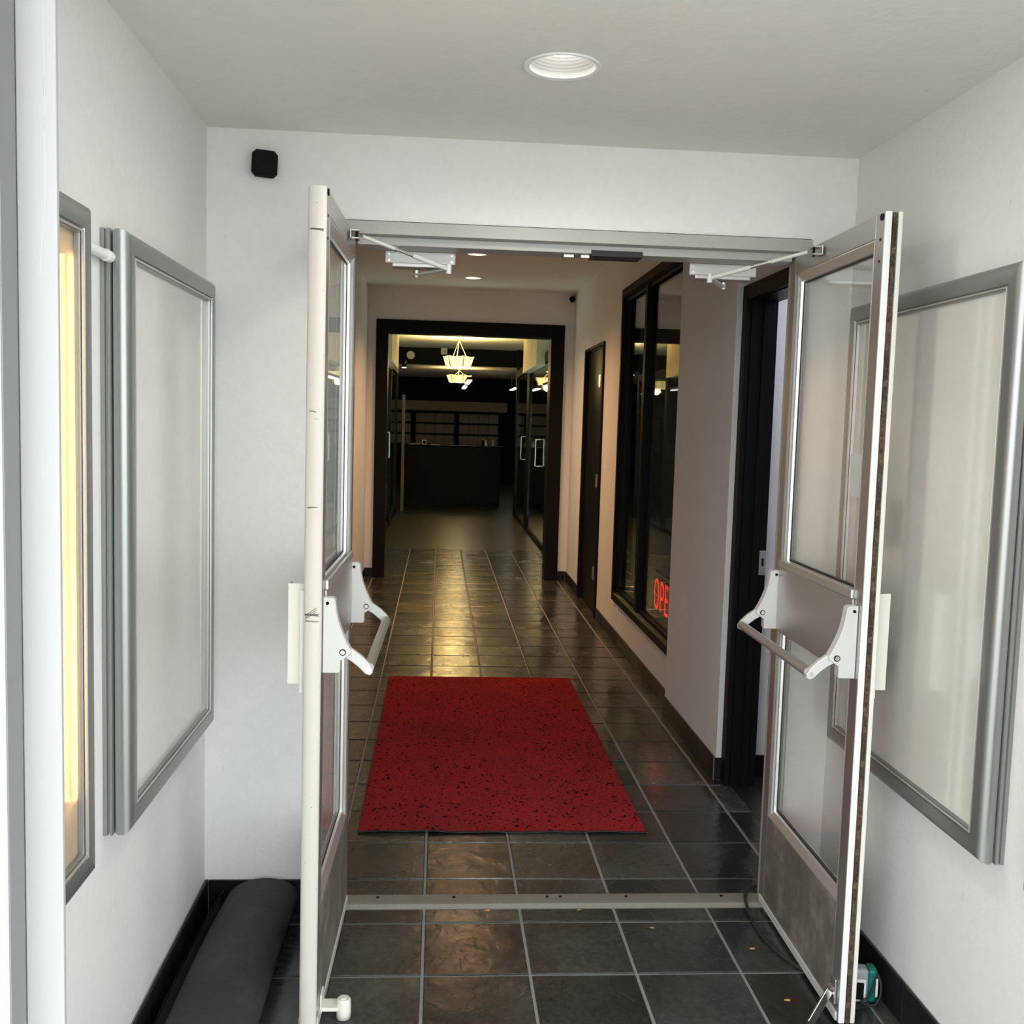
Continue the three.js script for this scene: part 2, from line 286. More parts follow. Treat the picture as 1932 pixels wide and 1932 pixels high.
skirting('baseboard_corridor_far', CXR - 0.012, CXR - 0.0005, ZE + 0.014, -9.50, 0.095, -1, 5);
skirting('baseboard_corridor_panel', 1.290, 1.3015, -5.579, -4.506, 0.105, -1, 4);
skirting('baseboard_panel_end', 1.291, 1.331, -4.504, -4.493, 0.105, 0, 4);
skirting('baseboard_end_left', CXL + 0.013, -0.652, ZE + 0.0005, ZE + 0.012, 0.095, 0, 1);
skirting('baseboard_end_right', 1.252, CXR - 0.013, ZE + 0.0005, ZE + 0.012, 0.095, 0, 1);

// black portal in the end wall
{
  const f = structGroup('trim_3');
  const side = (x0, x1) => box(x0, x1, 0, 2.61, ZE, ZE + 0.03, 0.003);
  mesh('casing', side(-0.65, -0.53), M.black, f); mesh('casing', side(1.113, 1.25), M.black, f);
  mesh('casing', box(-0.53, 1.113, 2.475, 2.61, ZE, ZE + 0.03, 0.003), M.black, f);
  mesh('lining', box(-0.55, -0.53, 0, 2.475, ZE - 0.16, ZE, 0), M.black, f); mesh('lining', box(1.113, 1.133, 0, 2.475, ZE - 0.16, ZE, 0), M.black, f);
  mesh('lining', box(-0.55, 1.133, 2.475, 2.495, ZE - 0.16, ZE, 0), M.black, f);
}
// open doorway in the corridor's right wall, and the room it leads to
{
  const f = structGroup('door_2');
  mesh('casing', box(1.322, CXR, 0, 2.235, -4.492, -4.425, 0.004), M.black, f); mesh('casing', box(1.322, CXR, 0, 2.235, -3.615, -3.55, 0.004), M.black, f);
  mesh('casing', box(1.322, CXR, 2.17, 2.235, -4.425, -3.615, 0.004), M.black, f);
  mesh('lining', box(CXR, 1.46, 0, 2.185, -4.44, -4.42, 0), M.blackSatin, f); mesh('lining', box(CXR, 1.46, 0, 2.185, -3.62, -3.60, 0), M.blackSatin, f);
  mesh('lining', box(CXR, 1.46, 2.165, 2.185, -4.42, -3.62, 0), M.blackSatin, f);
  mesh('door_stop', box(1.395, 1.425, 0, 2.165, -4.42, -4.408, 0.002), M.blackSatin, f);
  const p = mesh('strike_plate', box(1.430, 1.4595, 0.965, 1.075, -4.4195, -4.416, 0.001), M.steel, f);
  mesh('latch_hole', box(1.440, 1.450, 1.005, 1.04, -4.4162, -4.4155, 0), M.black, p);
  struct('wall_side_room', box(1.46, 3.0, -0.1, 2.6, -4.66, -4.56), M.wall);
  struct('wall_side_room_far', box(3.0, 3.1, -0.1, 2.6, -4.66, -3.3), M.wall);
  struct('wall_side_room_near', box(1.46, 3.0, -0.1, 2.6, -3.4, -3.3), M.wall);
  struct('ceiling_side_room', box(1.46, 3.0, 2.6, 2.7, -4.66, -3.3), M.ceiling);
  struct('floor_side_room', box(1.355, 3.0, -0.1, -0.002, -4.66, -3.3), M.polish);
  struct('baseboard_side_room', box(1.461, 3.0, 0, 0.10, -4.559, -4.545, 0.001), M.black);
}
// shut black door further down the same wall
{
  const f = structGroup('door_3');
  mesh('casing', box(1.325, CXR, 0, 2.30, -8.46, -8.395, 0.003), M.black, f); mesh('casing', box(1.325, CXR, 0, 2.30, -9.475, -9.41, 0.003), M.black, f); mesh('casing', box(1.325, CXR, 2.275, 2.30, -9.41, -8.46, 0.003), M.black, f);
  mesh('sill', box(1.356, 1.46, -0.003, 0.003, -9.404, -8.46), M.black, f);
  mesh('leaf', box(1.362, 1.402, 0.006, 2.272, -9.403, -8.462, 0.002), M.blackSatin, f);
  mesh('lining', box(CXR, 1.475, 0, 2.285, -9.42, -9.405, 0), M.black, f);
  for (const y of [1.93, 1.08, 0.28]) mesh('hinge', box(1.350, 1.3615, y, y + 0.11, -8.735, -8.645, 0.002), M.steel, f);
}
// tall interior window: black frame, mullion, two panes, ledge inside
{
  const f = structGroup('window_1'), map = (a, b, d) => [CXR - d, b, -a];
  ring(5.585, 7.58, 0.305, 2.61, [[0.041, -0.11], [0.041, 0.0005], [0, 0.0005], [0, 0.018], [0.006, 0.022], [0.055, 0.022], [0.07, 0.0], [0.07, -0.11]], map).forEach((g) => mesh('frame_bar', g, M.black, f));
  mesh('mullion', box(1.335, 1.40, 0.375, 2.54, -6.755, -6.685, 0.003), M.black, f);
  for (const [a, b] of [[-7.51, -6.755], [-6.685, -5.655]]) {
    mesh('pane', box(1.372, 1.377, 0.375, 2.54, a, b), M.glass, f);
    mesh('glazing_bar', box(1.352, 1.3715, 0.375, 0.40, a, b, 0.003), M.blackSatin, f);
    mesh('glazing_bar', box(1.352, 1.3715, 2.515, 2.54, a, b, 0.003), M.blackSatin, f);
  }
  struct('wall_office', box(3.2, 3.3, -0.1, 2.9, -10.6, -4.66), M.wall); struct('wall_office_near', box(1.46, 3.2, -0.1, 2.9, -4.76, -4.66), M.wall); struct('wall_office_far', box(1.46, 3.2, -0.1, 2.9, -10.6, -10.5), M.wall);
  struct('ceiling_office', box(1.46, 3.2, 2.9, 3.0, -10.6, -4.66), M.ceiling); struct('floor_office', box(1.46, 3.2, -0.1, 0, -10.5, -4.76), M.polish);
}

// hall and far room behind the portal
struct('ceiling_hall', box(HXL - W, HXR + W, 2.88, 3.0, ZH, ZE - 0.15), M.ceiling);
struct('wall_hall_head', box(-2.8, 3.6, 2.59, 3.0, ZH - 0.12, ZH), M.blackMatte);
struct('wall_far_left', box(-2.9, -2.8, -0.1, 3.0, ZR, ZH), M.wall); struct('wall_far_right', box(3.6, 3.7, -0.1, 3.0, ZR, ZH), M.wall);
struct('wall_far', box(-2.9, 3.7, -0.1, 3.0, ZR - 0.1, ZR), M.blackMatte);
struct('ceiling_far', box(-2.9, 3.7, 2.75, 2.85, ZR, ZH - 0.12), M.ceiling);
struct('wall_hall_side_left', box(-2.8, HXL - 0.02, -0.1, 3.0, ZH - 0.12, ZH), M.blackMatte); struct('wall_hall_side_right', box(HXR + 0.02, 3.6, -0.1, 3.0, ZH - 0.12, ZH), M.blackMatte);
struct('wall_room_left', box(-2.9, -2.8, -0.1, 3.0, ZH, ZE - 0.15), M.wall); struct('wall_room_right', box(3.6, 3.7, -0.1, 3.0, ZH, ZE - 0.15), M.wall);
struct('wall_room_front_left', box(-2.8, CXL, -0.1, 3.0, ZE - 0.25, ZE - 0.15), M.wall); struct('wall_room_front_right', box(CXR, 3.6, -0.1, 3.0, ZE - 0.25, ZE - 0.15), M.wall);
struct('ceiling_room_left', box(-2.8, HXL - W, 2.88, 3.0, ZH, ZE - 0.15), M.ceiling); struct('ceiling_room_right', box(HXR + W, 3.6, 2.88, 3.0, ZH, ZE - 0.15), M.ceiling);
struct('trim_4', box(-0.655, -0.60, 0, 2.05, ZH + 0.001, ZH + 0.03, 0.003), mat(lin(0.10, 0.088, 0.06), { roughness: 0.7 }));
// glass walls of the hall: posts, rails, panes, doors with pull handles
function glassWall(name, x, posts, s) {
  const f = structGroup(name);
  for (const [a, b] of posts) mesh('post', box(x - 0.03, x + 0.03, 0, 2.88, a, b, 0.004), M.black, f);
  for (let k = 0; k + 1 < posts.length; k++) {
    const a = posts[k + 1][1], b = posts[k][0];
    mesh('rail', box(x - 0.03, x + 0.03, 2.40, 2.52, a, b, 0.003), M.black, f); mesh('sill', box(x - 0.02, x + 0.02, 0, 0.06, a, b, 0.003), M.black, f);
    mesh('pane', box(x - 0.005, x + 0.005, 0.06, 2.40, a + 0.001, b - 0.001), M.glassGreen, f); mesh('pane', box(x - 0.005, x + 0.005, 2.52, 2.88, a + 0.001, b - 0.001), M.glassGreen, f);
  }
}
glassWall('window_2', HXR, [[-10.75, -10.61], [-12.75, -12.65], [-15.75, -15.35], [-18.0, -17.9]], 1);
glassWall('window_3', HXL, [[-10.75, -10.61], [-12.75, -12.65], [-15.75, -15.6], [-18.0, -17.9]], -1);
{
  const pull = (x, s, z, y) => { const t = thing('pull_handle', s > 0 ? (z > -14.5 ? 'steel loop pull handle on the hall glass, outer one beside the portal' : 'steel loop pull handle on the hall glass, inner one past the black post') : 'steel loop pull handle on the hall glass across from the loop pair', 'handle', [x, y, z]);
    part(t, 'grip', tube([[x, y + 0.36, z], [x - s * 0.045, y + 0.36, z], [x - s * 0.055, y + 0.34, z], [x - s * 0.055, y + 0.18, z], [x - s * 0.055, y + 0.02, z], [x - s * 0.045, y, z], [x, y, z]], 0.009, 40, 8), M.chrome); part(t, 'rosette', rod([x, y, z], [x - s * 0.006, y, z], 0.016), M.chrome); part(t, 'rosette', rod([x, y + 0.36, z], [x - s * 0.006, y + 0.36, z], 0.016), M.chrome); };
  pull(HXR - 0.0055, 1, -13.75, 1.04); pull(HXR - 0.0055, 1, -16.2, 1.04); pull(HXL + 0.0055, -1, -14.6, 1.07);
}

// ------------------------------------------------------------------ the two glass entrance doors, swung open towards the street
const scuffs = (() => {                                   // black rubber scuffs and small chips on the cream edge of one leaf
  const c = document.createElement('canvas'); c.width = 64; c.height = 2048; const g = c.getContext('2d'); g.fillStyle = '#cdc9be'; g.fillRect(0, 0, 64, 2048);
  const dash = (y, x0, x1, n, w) => { for (let k = 0; k < n; k++) { g.strokeStyle = `rgba(60,58,54,${0.5 + 0.4 * rng()})`; g.lineWidth = w; g.beginPath(); g.moveTo(x0 + rng() * 6, y + (rng() - 0.5) * 6); g.quadraticCurveTo((x0 + x1) / 2, y - 5 * rng(), x1 - rng() * 6, y + (rng() - 0.5) * 6); g.stroke(); } };
  dash(100, 12, 52, 5, 1.6); dash(520, 16, 40, 2, 1.3); dash(535, 30, 46, 1, 1); dash(745, 14, 44, 3, 1.4); dash(1003, 10, 52, 4, 1.6); dash(1018, 8, 50, 2, 1.2);
  g.strokeStyle = '#33312e'; for (let k = 0; k < 3; k++) { g.beginPath(); g.moveTo(14, 1005 + k * 4); g.lineTo(42, 985 + k * 5); g.stroke(); }
  for (let k = 0; k < 90; k++) { const y = 2048 * (1 - Math.pow(rng(), 2.2) * 0.9), a = 0.15 + 0.5 * rng(); g.fillStyle = `rgba(92,84,72,${a})`; g.fillRect(rng() * 64, y, 0.5 + rng() * 1.2, 0.5 + rng() * 1.6); }
  for (let k = 0; k < 9; k++) { g.fillStyle = 'rgba(25,25,24,.7)'; g.fillRect(8 + rng() * 48, rng() * 2048, 0.8 + rng() * 1.2, 1 + rng()); }
  const t = new THREE.CanvasTexture(c); t.colorSpace = THREE.SRGBColorSpace; return t;
})();
const dirtTone = dataTex(512, (u, v) => { const a = fbm(u, v, 6, 5, 201), b = fbm(u, v, 40, 3, 220), st = Math.max(0, fbm(u, v, 10, 4, 260) - 0.52) * 2.2; const k = 0.74 + 0.16 * (a - 0.5) + 0.12 * (b - 0.5) + st * 0.28; return [k, k * 0.985, k * 0.955]; }, true);
const pile = dataTex(256, (u, v) => { const a = fbm(u, v, 5, 4, 301), b = fbm(u, v, 64, 2, 310), k = 0.22 + 0.5 * Math.max(0, a - 0.45) + 0.3 * (b - 0.5); return [k * 1.25, k * 1.02, k * 0.78]; }, true);
const leafAlu = mat(lin(0.50, 0.485, 0.455), { roughness: 0.36, metalness: 0.85 }), kick = mat(lin(0.50, 0.48, 0.44), { map: rep(dirtTone, 1.4), roughness: 0.5, metalness: 0.6, bumpMap: rep(plasterBump, 4), bumpScale: 0.0006 });
const LW = 0.724, LT = 0.045, LY0 = 0.012, LY1 = 2.167;
function leaf(s, xh, zh, turn, label) {
  const t = thing('glass_door', label, 'door', [xh, 0, zh]); t.rotation.y = turn; t.userData.kind = 'thing';
  // in here: n away from the inner face, u from the hinge to the free edge; s mirrors the leaf
  const B = (n0, n1, y0, y1, u0, u1, r = 0) => box(Math.min(s * n0, s * n1), Math.max(s * n0, s * n1), y0, y1, u0, u1, r);
  const map = (a, b, d) => [s * d, b, a], E = (pts, u0, u1, bev = 0) => { const q = pts.map(([n, y]) => [s * n, y]); return extr(s < 0 ? q.reverse() : q, u0, u1, bev); };
  const up = { alu: leafAlu, lite: M.bead };
  mesh('hinge_stile', B(-LT, 0, LY0, LY1, 0, 0.05, 0.003), up.alu, t);
  const fs = mesh('free_stile', B(-LT, 0, LY0, LY1, LW - 0.055, LW, 0.003), up.alu, t);
  mesh('top_rail', B(-LT, 0, LY1 - 0.062, LY1, 0.05, LW - 0.055, 0.003), up.alu, t);
  mesh('middle_rail', B(-LT, 0, 0.975, 1.16, 0.05, LW - 0.055, 0.003), up.alu, t);
  const br = mesh('bottom_rail', B(-LT, 0, LY0, 0.325, 0.05, LW - 0.055, 0.003), kick, t);
  mesh('door_sweep', B(-LT - 0.004, 0.004, LY0 + 0.001, LY0 + 0.026, 0.01, LW - 0.01, 0.002), M.aluLight, br);
  for (const [y0, y1] of [[1.16, LY1 - 0.062], [0.325, 0.975]]) {
    const u0 = 0.05, u1 = LW - 0.055;
    ring(u0, u1, y0, y1, [[0, -0.020], [0, -0.001], [0.004, 0.0005], [0.026, -0.012], [0.028, -0.020]], map).forEach((g) => mesh('glazing_bead', g, up.lite, t));
    ring(u0, u1, y0, y1, [[0, -LT], [0, -0.028], [0.030, -0.028], [0.028, -LT + 0.008], [0.004, -LT - 0.0005]], map).forEach((g) => mesh('glazing_bead', g, up.lite, t));
    ring(u0 + 0.022, u1 - 0.022, y0 + 0.022, y1 - 0.022, [[0, -0.0285], [0, -0.0195], [0.011, -0.0195], [0.011, -0.0285]], map).forEach((g) => mesh('gasket', g, M.gasket, t));
    mesh('glass_pane', B(-0.027, -0.021, y0 + 0.012, y1 - 0.012, u0 + 0.012, u1 - 0.012), M.glass, t);
  }
  for (const y of [2.10, 2.045]) mesh('screw', rod([s * 0.0, y, LW - 0.02], [s * 0.0015, y, LW - 0.02], 0.004), M.black, fs);
  mesh('top_pivot', rod([-s * 0.002, LY1 - 0.012, LW - 0.014], [s * 0.0035, LY1 - 0.012, LW - 0.014], 0.009), M.black, fs);
  // meeting edge
  if (s > 0) {
    const g = new THREE.CylinderGeometry(0.0225, 0.0225, LY1 - LY0 - 0.004, 20, 1, false, -Math.PI / 2, Math.PI); g.scale(1, 1, 0.55); g.translate(-0.0225, (LY0 + LY1) / 2, LW - 0.0005);
    mesh('edge_cap', g, mat(0xffffff, { map: scuffs, roughness: 0.45 }), fs);
  } else {
    mesh('edge_strip', B(-0.017, 0, LY0 + 0.002, LY1, LW, LW + 0.006, 0.002), M.white, fs); mesh('edge_strip', B(-LT, -0.033, LY0 + 0.002, LY1, LW, LW + 0.006, 0.002), M.cream, fs);
    const v = [], N = 150, P = []; for (let k = 0; k <= N; k++) { const y = LY0 + 0.004 + (LY1 - LY0 - 0.008) * k / N, wob = 0.0022 * (rng() - 0.5); P.push([[s * -0.0185, y, LW], [s * (-0.019 + wob), y, LW + 0.007 + 0.002 * rng()], [s * (-0.029 + wob + 0.0015 * rng()), y, LW + 0.008 + 0.002 * rng()], [s * -0.0325, y, LW]]); }
    for (let k = 0; k < N; k++) for (let j = 0; j < 3; j++) v.push(...P[k][j], ...P[k + 1][j], ...P[k + 1][j + 1], ...P[k][j], ...P[k + 1][j + 1], ...P[k][j + 1]);
    const g = new THREE.BufferGeometry(); g.setAttribute('position', new THREE.Float32BufferAttribute(v, 3)); g.computeVertexNormals();
    mesh('weather_strip', uvMetres(g), mat(0xffffff, { map: rep(pile, 3), roughness: 0.95, bumpMap: rep(pile, 6), bumpScale: 0.004, side: THREE.DoubleSide }), fs).userData.label = 'worn brown pile weather strip';
  }
  // push bar: two end brackets, face plate, arms, bar
  const pb = mesh('push_bar', rod([s * 0.116, 0.967, 0.045], [s * 0.116, 0.967, LW - 0.043], 0.0135, 0.0135, 20), M.brushed, t);
  mesh('face_plate', B(0.001, 0.006, 0.955, 1.165, 0.055, LW - 0.05, 0.001), M.brushed, pb);
  mesh('plate_lip', B(0.001, 0.009, 1.166, 1.190, 0.055, LW - 0.056, 0.002), M.bead, pb);
  const bracket = [[0.001, 0.958], [0.042, 0.958], [0.046, 0.962], [0.046, 0.990], [0.056, 0.996], [0.071, 1.006], [0.074, 1.014], [0.062, 1.036], [0.050, 1.062], [0.040, 1.09], [0.034, 1.12], [0.031, 1.146], [0.024, 1.152], [0.001, 1.152]];
  for (const u of [0.022, LW - 0.048]) {
    mesh('bracket', E(bracket, u, u + 0.03, 0.0015), M.aluLight, pb);
    mesh('pivot_pin', rod([s * 0.052, 1.012, u - 0.003], [s * 0.052, 1.012, u + 0.0335], 0.006), M.steel, pb); mesh('pivot_washer', rod([s * 0.052, 1.012, u + 0.0295], [s * 0.052, 1.012, u + 0.032], 0.0085), M.black, pb);
    mesh('bracket_screw', rod([s * 0.012, 1.138, u + 0.029], [s * 0.012, 1.138, u + 0.0315], 0.0045), M.black, pb);
    const arm = [[0.046, 1.022], [0.058, 1.024], [0.075, 1.018], [0.098, 1.002], [0.118, 0.982], [0.128, 0.966], [0.127, 0.956], [0.119, 0.951], [0.108, 0.956], [0.092, 0.972], [0.072, 0.988], [0.05, 1.000]].reverse();
    mesh('arm', E(arm, u + 0.005, u + 0.023, 0.002), M.aluLight, pb);
    mesh('arm_screw', rod([s * 0.116, 0.966, u + 0.0225], [s * 0.116, 0.966, u + 0.025], 0.0065), M.steel, pb);
  }
  // pull channel on the street side
  const q = group(t, 'pull_plate');
  mesh('channel', B(-LT - 0.044, -LT - 0.040, 0.925, 1.185, LW - 0.075, LW - 0.03, 0.001), M.cream, q); mesh('channel_web', B(-LT - 0.042, -LT, 0.925, 1.185, LW - 0.034, LW - 0.03, 0.001), M.cream, q); mesh('channel_flange', B(-LT - 0.012, -LT, 0.905, 1.170, LW - 0.03, LW - 0.018, 0.001), M.white, q);
  return t;
}
const leafL = leaf(1, -0.2700, -3.294, -0.020, 'open glass door with a scuffed cream rounded edge, beside the rolled rubber mat');
const leafR = leaf(-1, 1.1225, -3.294, -0.014, 'open glass door with a worn brown weather strip along its edge');
mesh('paper_sticker', box(0.0275, 0.0283, 1.432, 1.548, 0.525, 0.625), mat(lin(0.62, 0.68, 0.70), { roughness: 0.6 }), leafR).userData.label = 'pale blue paper sticker on the glass';
{ // kick-down holder on one leaf, rubber stop on the other
  const h = group(leafR, 'door_holder'), z = LW - 0.035;
  mesh('holder_plate', box(-0.007, -0.0005, 0.055, 0.125, z - 0.012, z + 0.02, 0.003), M.steel, h);
  mesh('holder_arm', flat([-0.014, 0.088, z + 0.004], [-0.075, 0.012, z + 0.035], 0.022, 0.007, [0, 0, 1]), M.chrome, h);
  mesh('holder_spring', rod([-0.012, 0.10, z - 0.004], [-0.012, 0.10, z + 0.016], 0.006), M.steel, h);
  mesh('holder_foot', rod([-0.075, 0.0, z + 0.035], [-0.077, 0.016, z + 0.035], 0.012, 0.009), M.rubber, h);
  const d = group(leafL, 'door_stop'), u = LW - 0.085;
  mesh('stop_bracket', box(0.001, 0.05, 0.030, 0.040, u - 0.018, u + 0.03, 0.002), M.cream, d); mesh('stop_plate', box(0.0005, 0.006, 0.022, 0.075, u - 0.018, u + 0.03, 0.002), M.cream, d);
  const lathe = (pts) => uvMetres(new THREE.LatheGeometry(pts.map((p) => new THREE.Vector2(...p)), 24)).translate(0.062, 0, u + 0.008);
  mesh('stop_barrel', lathe([[0, 0.002], [0.019, 0.002], [0.020, 0.02], [0.019, 0.052], [0.015, 0.057], [0.013, 0.055], [0.012, 0.050], [0, 0.050]]), M.cream, d); mesh('stop_plunger', lathe([[0, 0.049], [0.0105, 0.049], [0.0105, 0.056], [0.009, 0.058], [0, 0.058]]), M.cream, d);
}
// door closers on the head of the frame, arms reaching to the doors
function closer(x0, x1, elbow, joint, shoe, s, label) {
  const t = thing('door_closer', label, 'door closer', [(x0 + x1) / 2, 2.095, -3.37]);
  part(t, 'mounting_plate', box(x0, x1, 2.108, 2.1455, -3.366, -3.3605, 0.0025), M.aluLight); part(t, 'body', box(x0 + 0.02, x1 - 0.015, 2.096, 2.140, -3.42, -3.366, 0.005), M.alu);
  for (const [a, b] of [[x0 + 0.012, 2.116], [x0 + 0.012, 2.136], [x1 - 0.012, 2.116], [x1 - 0.012, 2.136]]) part(t, 'screw', rod([a, b, -3.3605], [a, b, -3.358], 0.004), M.steel);
  part(t, 'main_arm', flat(joint, elbow, 0.022, 0.007), M.aluLight); part(t, 'spindle', rod([joint[0], joint[1] - 0.008, joint[2]], [joint[0], joint[1] + 0.014, joint[2]], 0.010), M.steel);
  part(t, 'elbow_joint', rod([elbow[0], elbow[1] - 0.014, elbow[2]], [elbow[0], elbow[1] + 0.014, elbow[2]], 0.009), M.aluLight);
  const mix = (k) => elbow.map((v, i) => v + (shoe[i] - v) * k);
  part(t, 'sleeve', rod(mix(0.02), mix(0.42), 0.0075), M.aluLight); part(t, 'threaded_rod', rod(mix(0.42), mix(0.60), 0.005), M.steel); part(t, 'lock_nut', rod(mix(0.60), mix(0.625), 0.009, 0.009, 6), M.steel); part(t, 'forearm', rod(mix(0.62), mix(0.97), 0.0055), M.aluLight);
  const sb = (d0, d1, y0, y1, z0, z1) => box(Math.min(shoe[0] - s * d0, shoe[0] - s * d1), Math.max(shoe[0] - s * d0, shoe[0] - s * d1), shoe[1] + y0, shoe[1] + y1, shoe[2] + z0, shoe[2] + z1, 0.0015);
  const sh = part(t, 'shoe', join(sb(0.022, 0.025, -0.014, 0.014, -0.032, 0.032), sb(0, 0.022, 0.009, 0.013, -0.026, 0.02), sb(0, 0.022, -0.013, -0.009, -0.026, 0.02)), M.steel); part(t, 'shoe_pin', rod([shoe[0] - s * 0.008, shoe[1] - 0.016, shoe[2]], [shoe[0] - s * 0.008, shoe[1] + 0.016, shoe[2]], 0.004), M.black, sh);
}
closer(-0.185, 0.040, [0.018, 2.073, -3.22], [-0.085, 2.076, -3.392], [-0.2435, 2.138, -3.06], 1, 'grey door closer whose arm reaches to the scuffed cream edged door');
closer(0.806, 1.030, [0.838, 2.078, -3.22], [0.93, 2.076, -3.392], [1.088, 2.140, -3.02], -1, 'grey door closer whose arm reaches to the brown stripped door');

// ------------------------------------------------------------------ poster light boxes on the vestibule walls
const smudge = dataTex(512, (u, v) => { const a = fbm(u, v, 4, 5, 401), k = 0.93 + 0.10 * (a - 0.5) + (fbm(u, v, 80, 2, 411) - 0.5) * 0.02; return [k, k * 0.995, k * 0.97]; }, true);
const panelMat = phys(lin(0.74, 0.735, 0.71), { map: rep(smudge, 0.7), roughness: 0.2, clearcoat: 0.7, clearcoatRoughness: 0.08 });
function lightBox(xw, s, zn, zf, y0, y1, label, lit) {     // xw wall face, s points into the room
  const t = thing('poster_light_box', label, 'light box', [xw, y0, (zn + zf) / 2]), map = (a, b, d) => [xw + s * d, b, -a];
  const back = [[0.006, 0.0005], [0, 0.0006], [0, 0.009], [0.004, 0.011], [0.004, 0.013], [0, 0.015], [0, 0.020], [0.006, 0.023], [0.012, 0.023], [0.012, 0.0005]];
  const front = [[0.012, 0.023], [0.004, 0.026], [0.001, 0.033], [0.001, 0.042], [0.004, 0.051], [0.011, 0.057], [0.018, 0.059], [0.048, 0.058], [0.050, 0.054], [0.058, 0.052], [0.060, 0.046], [0.060, 0.042], [0.012, 0.042]];
  ring(-zn, -zf, y0, y1, back, map).forEach((g) => part(t, 'backing_rail', g, M.boxFrame));
  ring(-zn, -zf, y0, y1, front, map).forEach((g) => part(t, 'frame_rail', g, M.boxFrame));
  ring(-zn, -zf, y0, y1, [[0.053, 0.0585], [0.0545, 0.0595], [0.056, 0.0585], [0.056, 0.054], [0.053, 0.054]], map).forEach((g) => part(t, 'edge_bead', g, M.bead));
  const bx = (d0, d1, ya, yb, za, zb, r) => box(Math.min(xw + s * d0, xw + s * d1), Math.max(xw + s * d0, xw + s * d1), ya, yb, za, zb, r);
  if (!lit) { part(t, 'panel', bx(0.036, 0.042, y0 + 0.05, y1 - 0.05, zf + 0.05, zn - 0.05), panelMat); part(t, 'back_panel', bx(0.0007, 0.004, y0 + 0.012, y1 - 0.012, zf + 0.012, zn - 0.012), M.white); return t; }
  part(t, 'back_panel', bx(0.0007, 0.004, y0 + 0.012, y1 - 0.012, zf + 0.012, zn - 0.012), M.white);
  part(t, 'diffuser', bx(0.038, 0.041, y0 + 0.05, y1 - 0.05, zf + 0.05, zn - 0.05), phys(lin(1, 0.86, 0.68), { transmission: 0.75, roughness: 0.62, thickness: 0, map: rep(smudge, 0.9) }));
  for (const zz of [zf + 0.068, zn - 0.15]) {            // fluorescent tubes behind the sheet
    const xt = xw + s * 0.020;
    part(t, 'fluorescent_tube', rod([xt, y0 + 0.17, zz], [xt, y1 - 0.10, zz], 0.008, 0.008, 16), new THREE.MeshStandardMaterial({ color: 0xffffff, emissive: lin(1, 0.87, 0.58), emissiveIntensity: 9 }));
    part(t, 'tube_holder', bx(0.005, 0.034, y0 + 0.125, y0 + 0.17, zz - 0.010, zz + 0.010, 0.002), M.cream); part(t, 'tube_holder', bx(0.005, 0.034, y1 - 0.10, y1 - 0.06, zz - 0.010, zz + 0.010, 0.002), M.cream); part(t, 'ballast', bx(0.005, 0.030, y0 + 0.02, y0 + 0.125, zz - 0.012, zz + 0.012, 0.002), M.alu);
    const l = new THREE.RectAreaLight(lin(1, 0.84, 0.56), 8, 0.014, y1 - y0 - 0.27); l.name = 'tube_light'; l.position.set(xt - t.position.x + s * 0.0095, (y1 + y0 + 0.07) / 2 - t.position.y, zz - t.position.z); l.rotation.y = s > 0 ? -Math.PI / 2 : Math.PI / 2; t.add(l);
  }
  return t;
}
lightBox(XL, 1, -2.245, -3.105, 0.672, 1.990, 'blank unlit light box with a grey frame, in the corner by the black camera');
lightBox(XL, 1, -1.56, -2.03, 0.690, 1.990, 'grey framed light box with its fluorescent tubes lit and no poster', true);
lightBox(XR, -1, -2.165, -3.105, 0.636, 1.992, 'large blank unlit light box with a grey frame, behind the brown stripped door');
lightBox(XR, -1, -1.58, -2.005, 0.65, 1.99, 'grey framed blank light box nearest the street, joined by a conduit', false);
{ // white conduits that feed the boxes from one to the next
  for (const [x, za, zb, label] of [[XL + 0.020, -2.0295, -2.246, 'short white conduit between the lit and the blank light box'], [XR - 0.020, -2.004, -2.166, 'short white conduit between the two blank light boxes']]) {
    const t = thing('conduit', label, 'conduit', [x, 1.93, (za + zb) / 2]); part(t, 'pipe', rod([x, 1.93, za], [x, 1.93, zb], 0.0105, 0.0105, 16), M.white); part(t, 'coupling', rod([x, 1.93, zb + 0.03], [x, 1.93, zb], 0.0125, 0.0125, 16), M.white);
  }
}

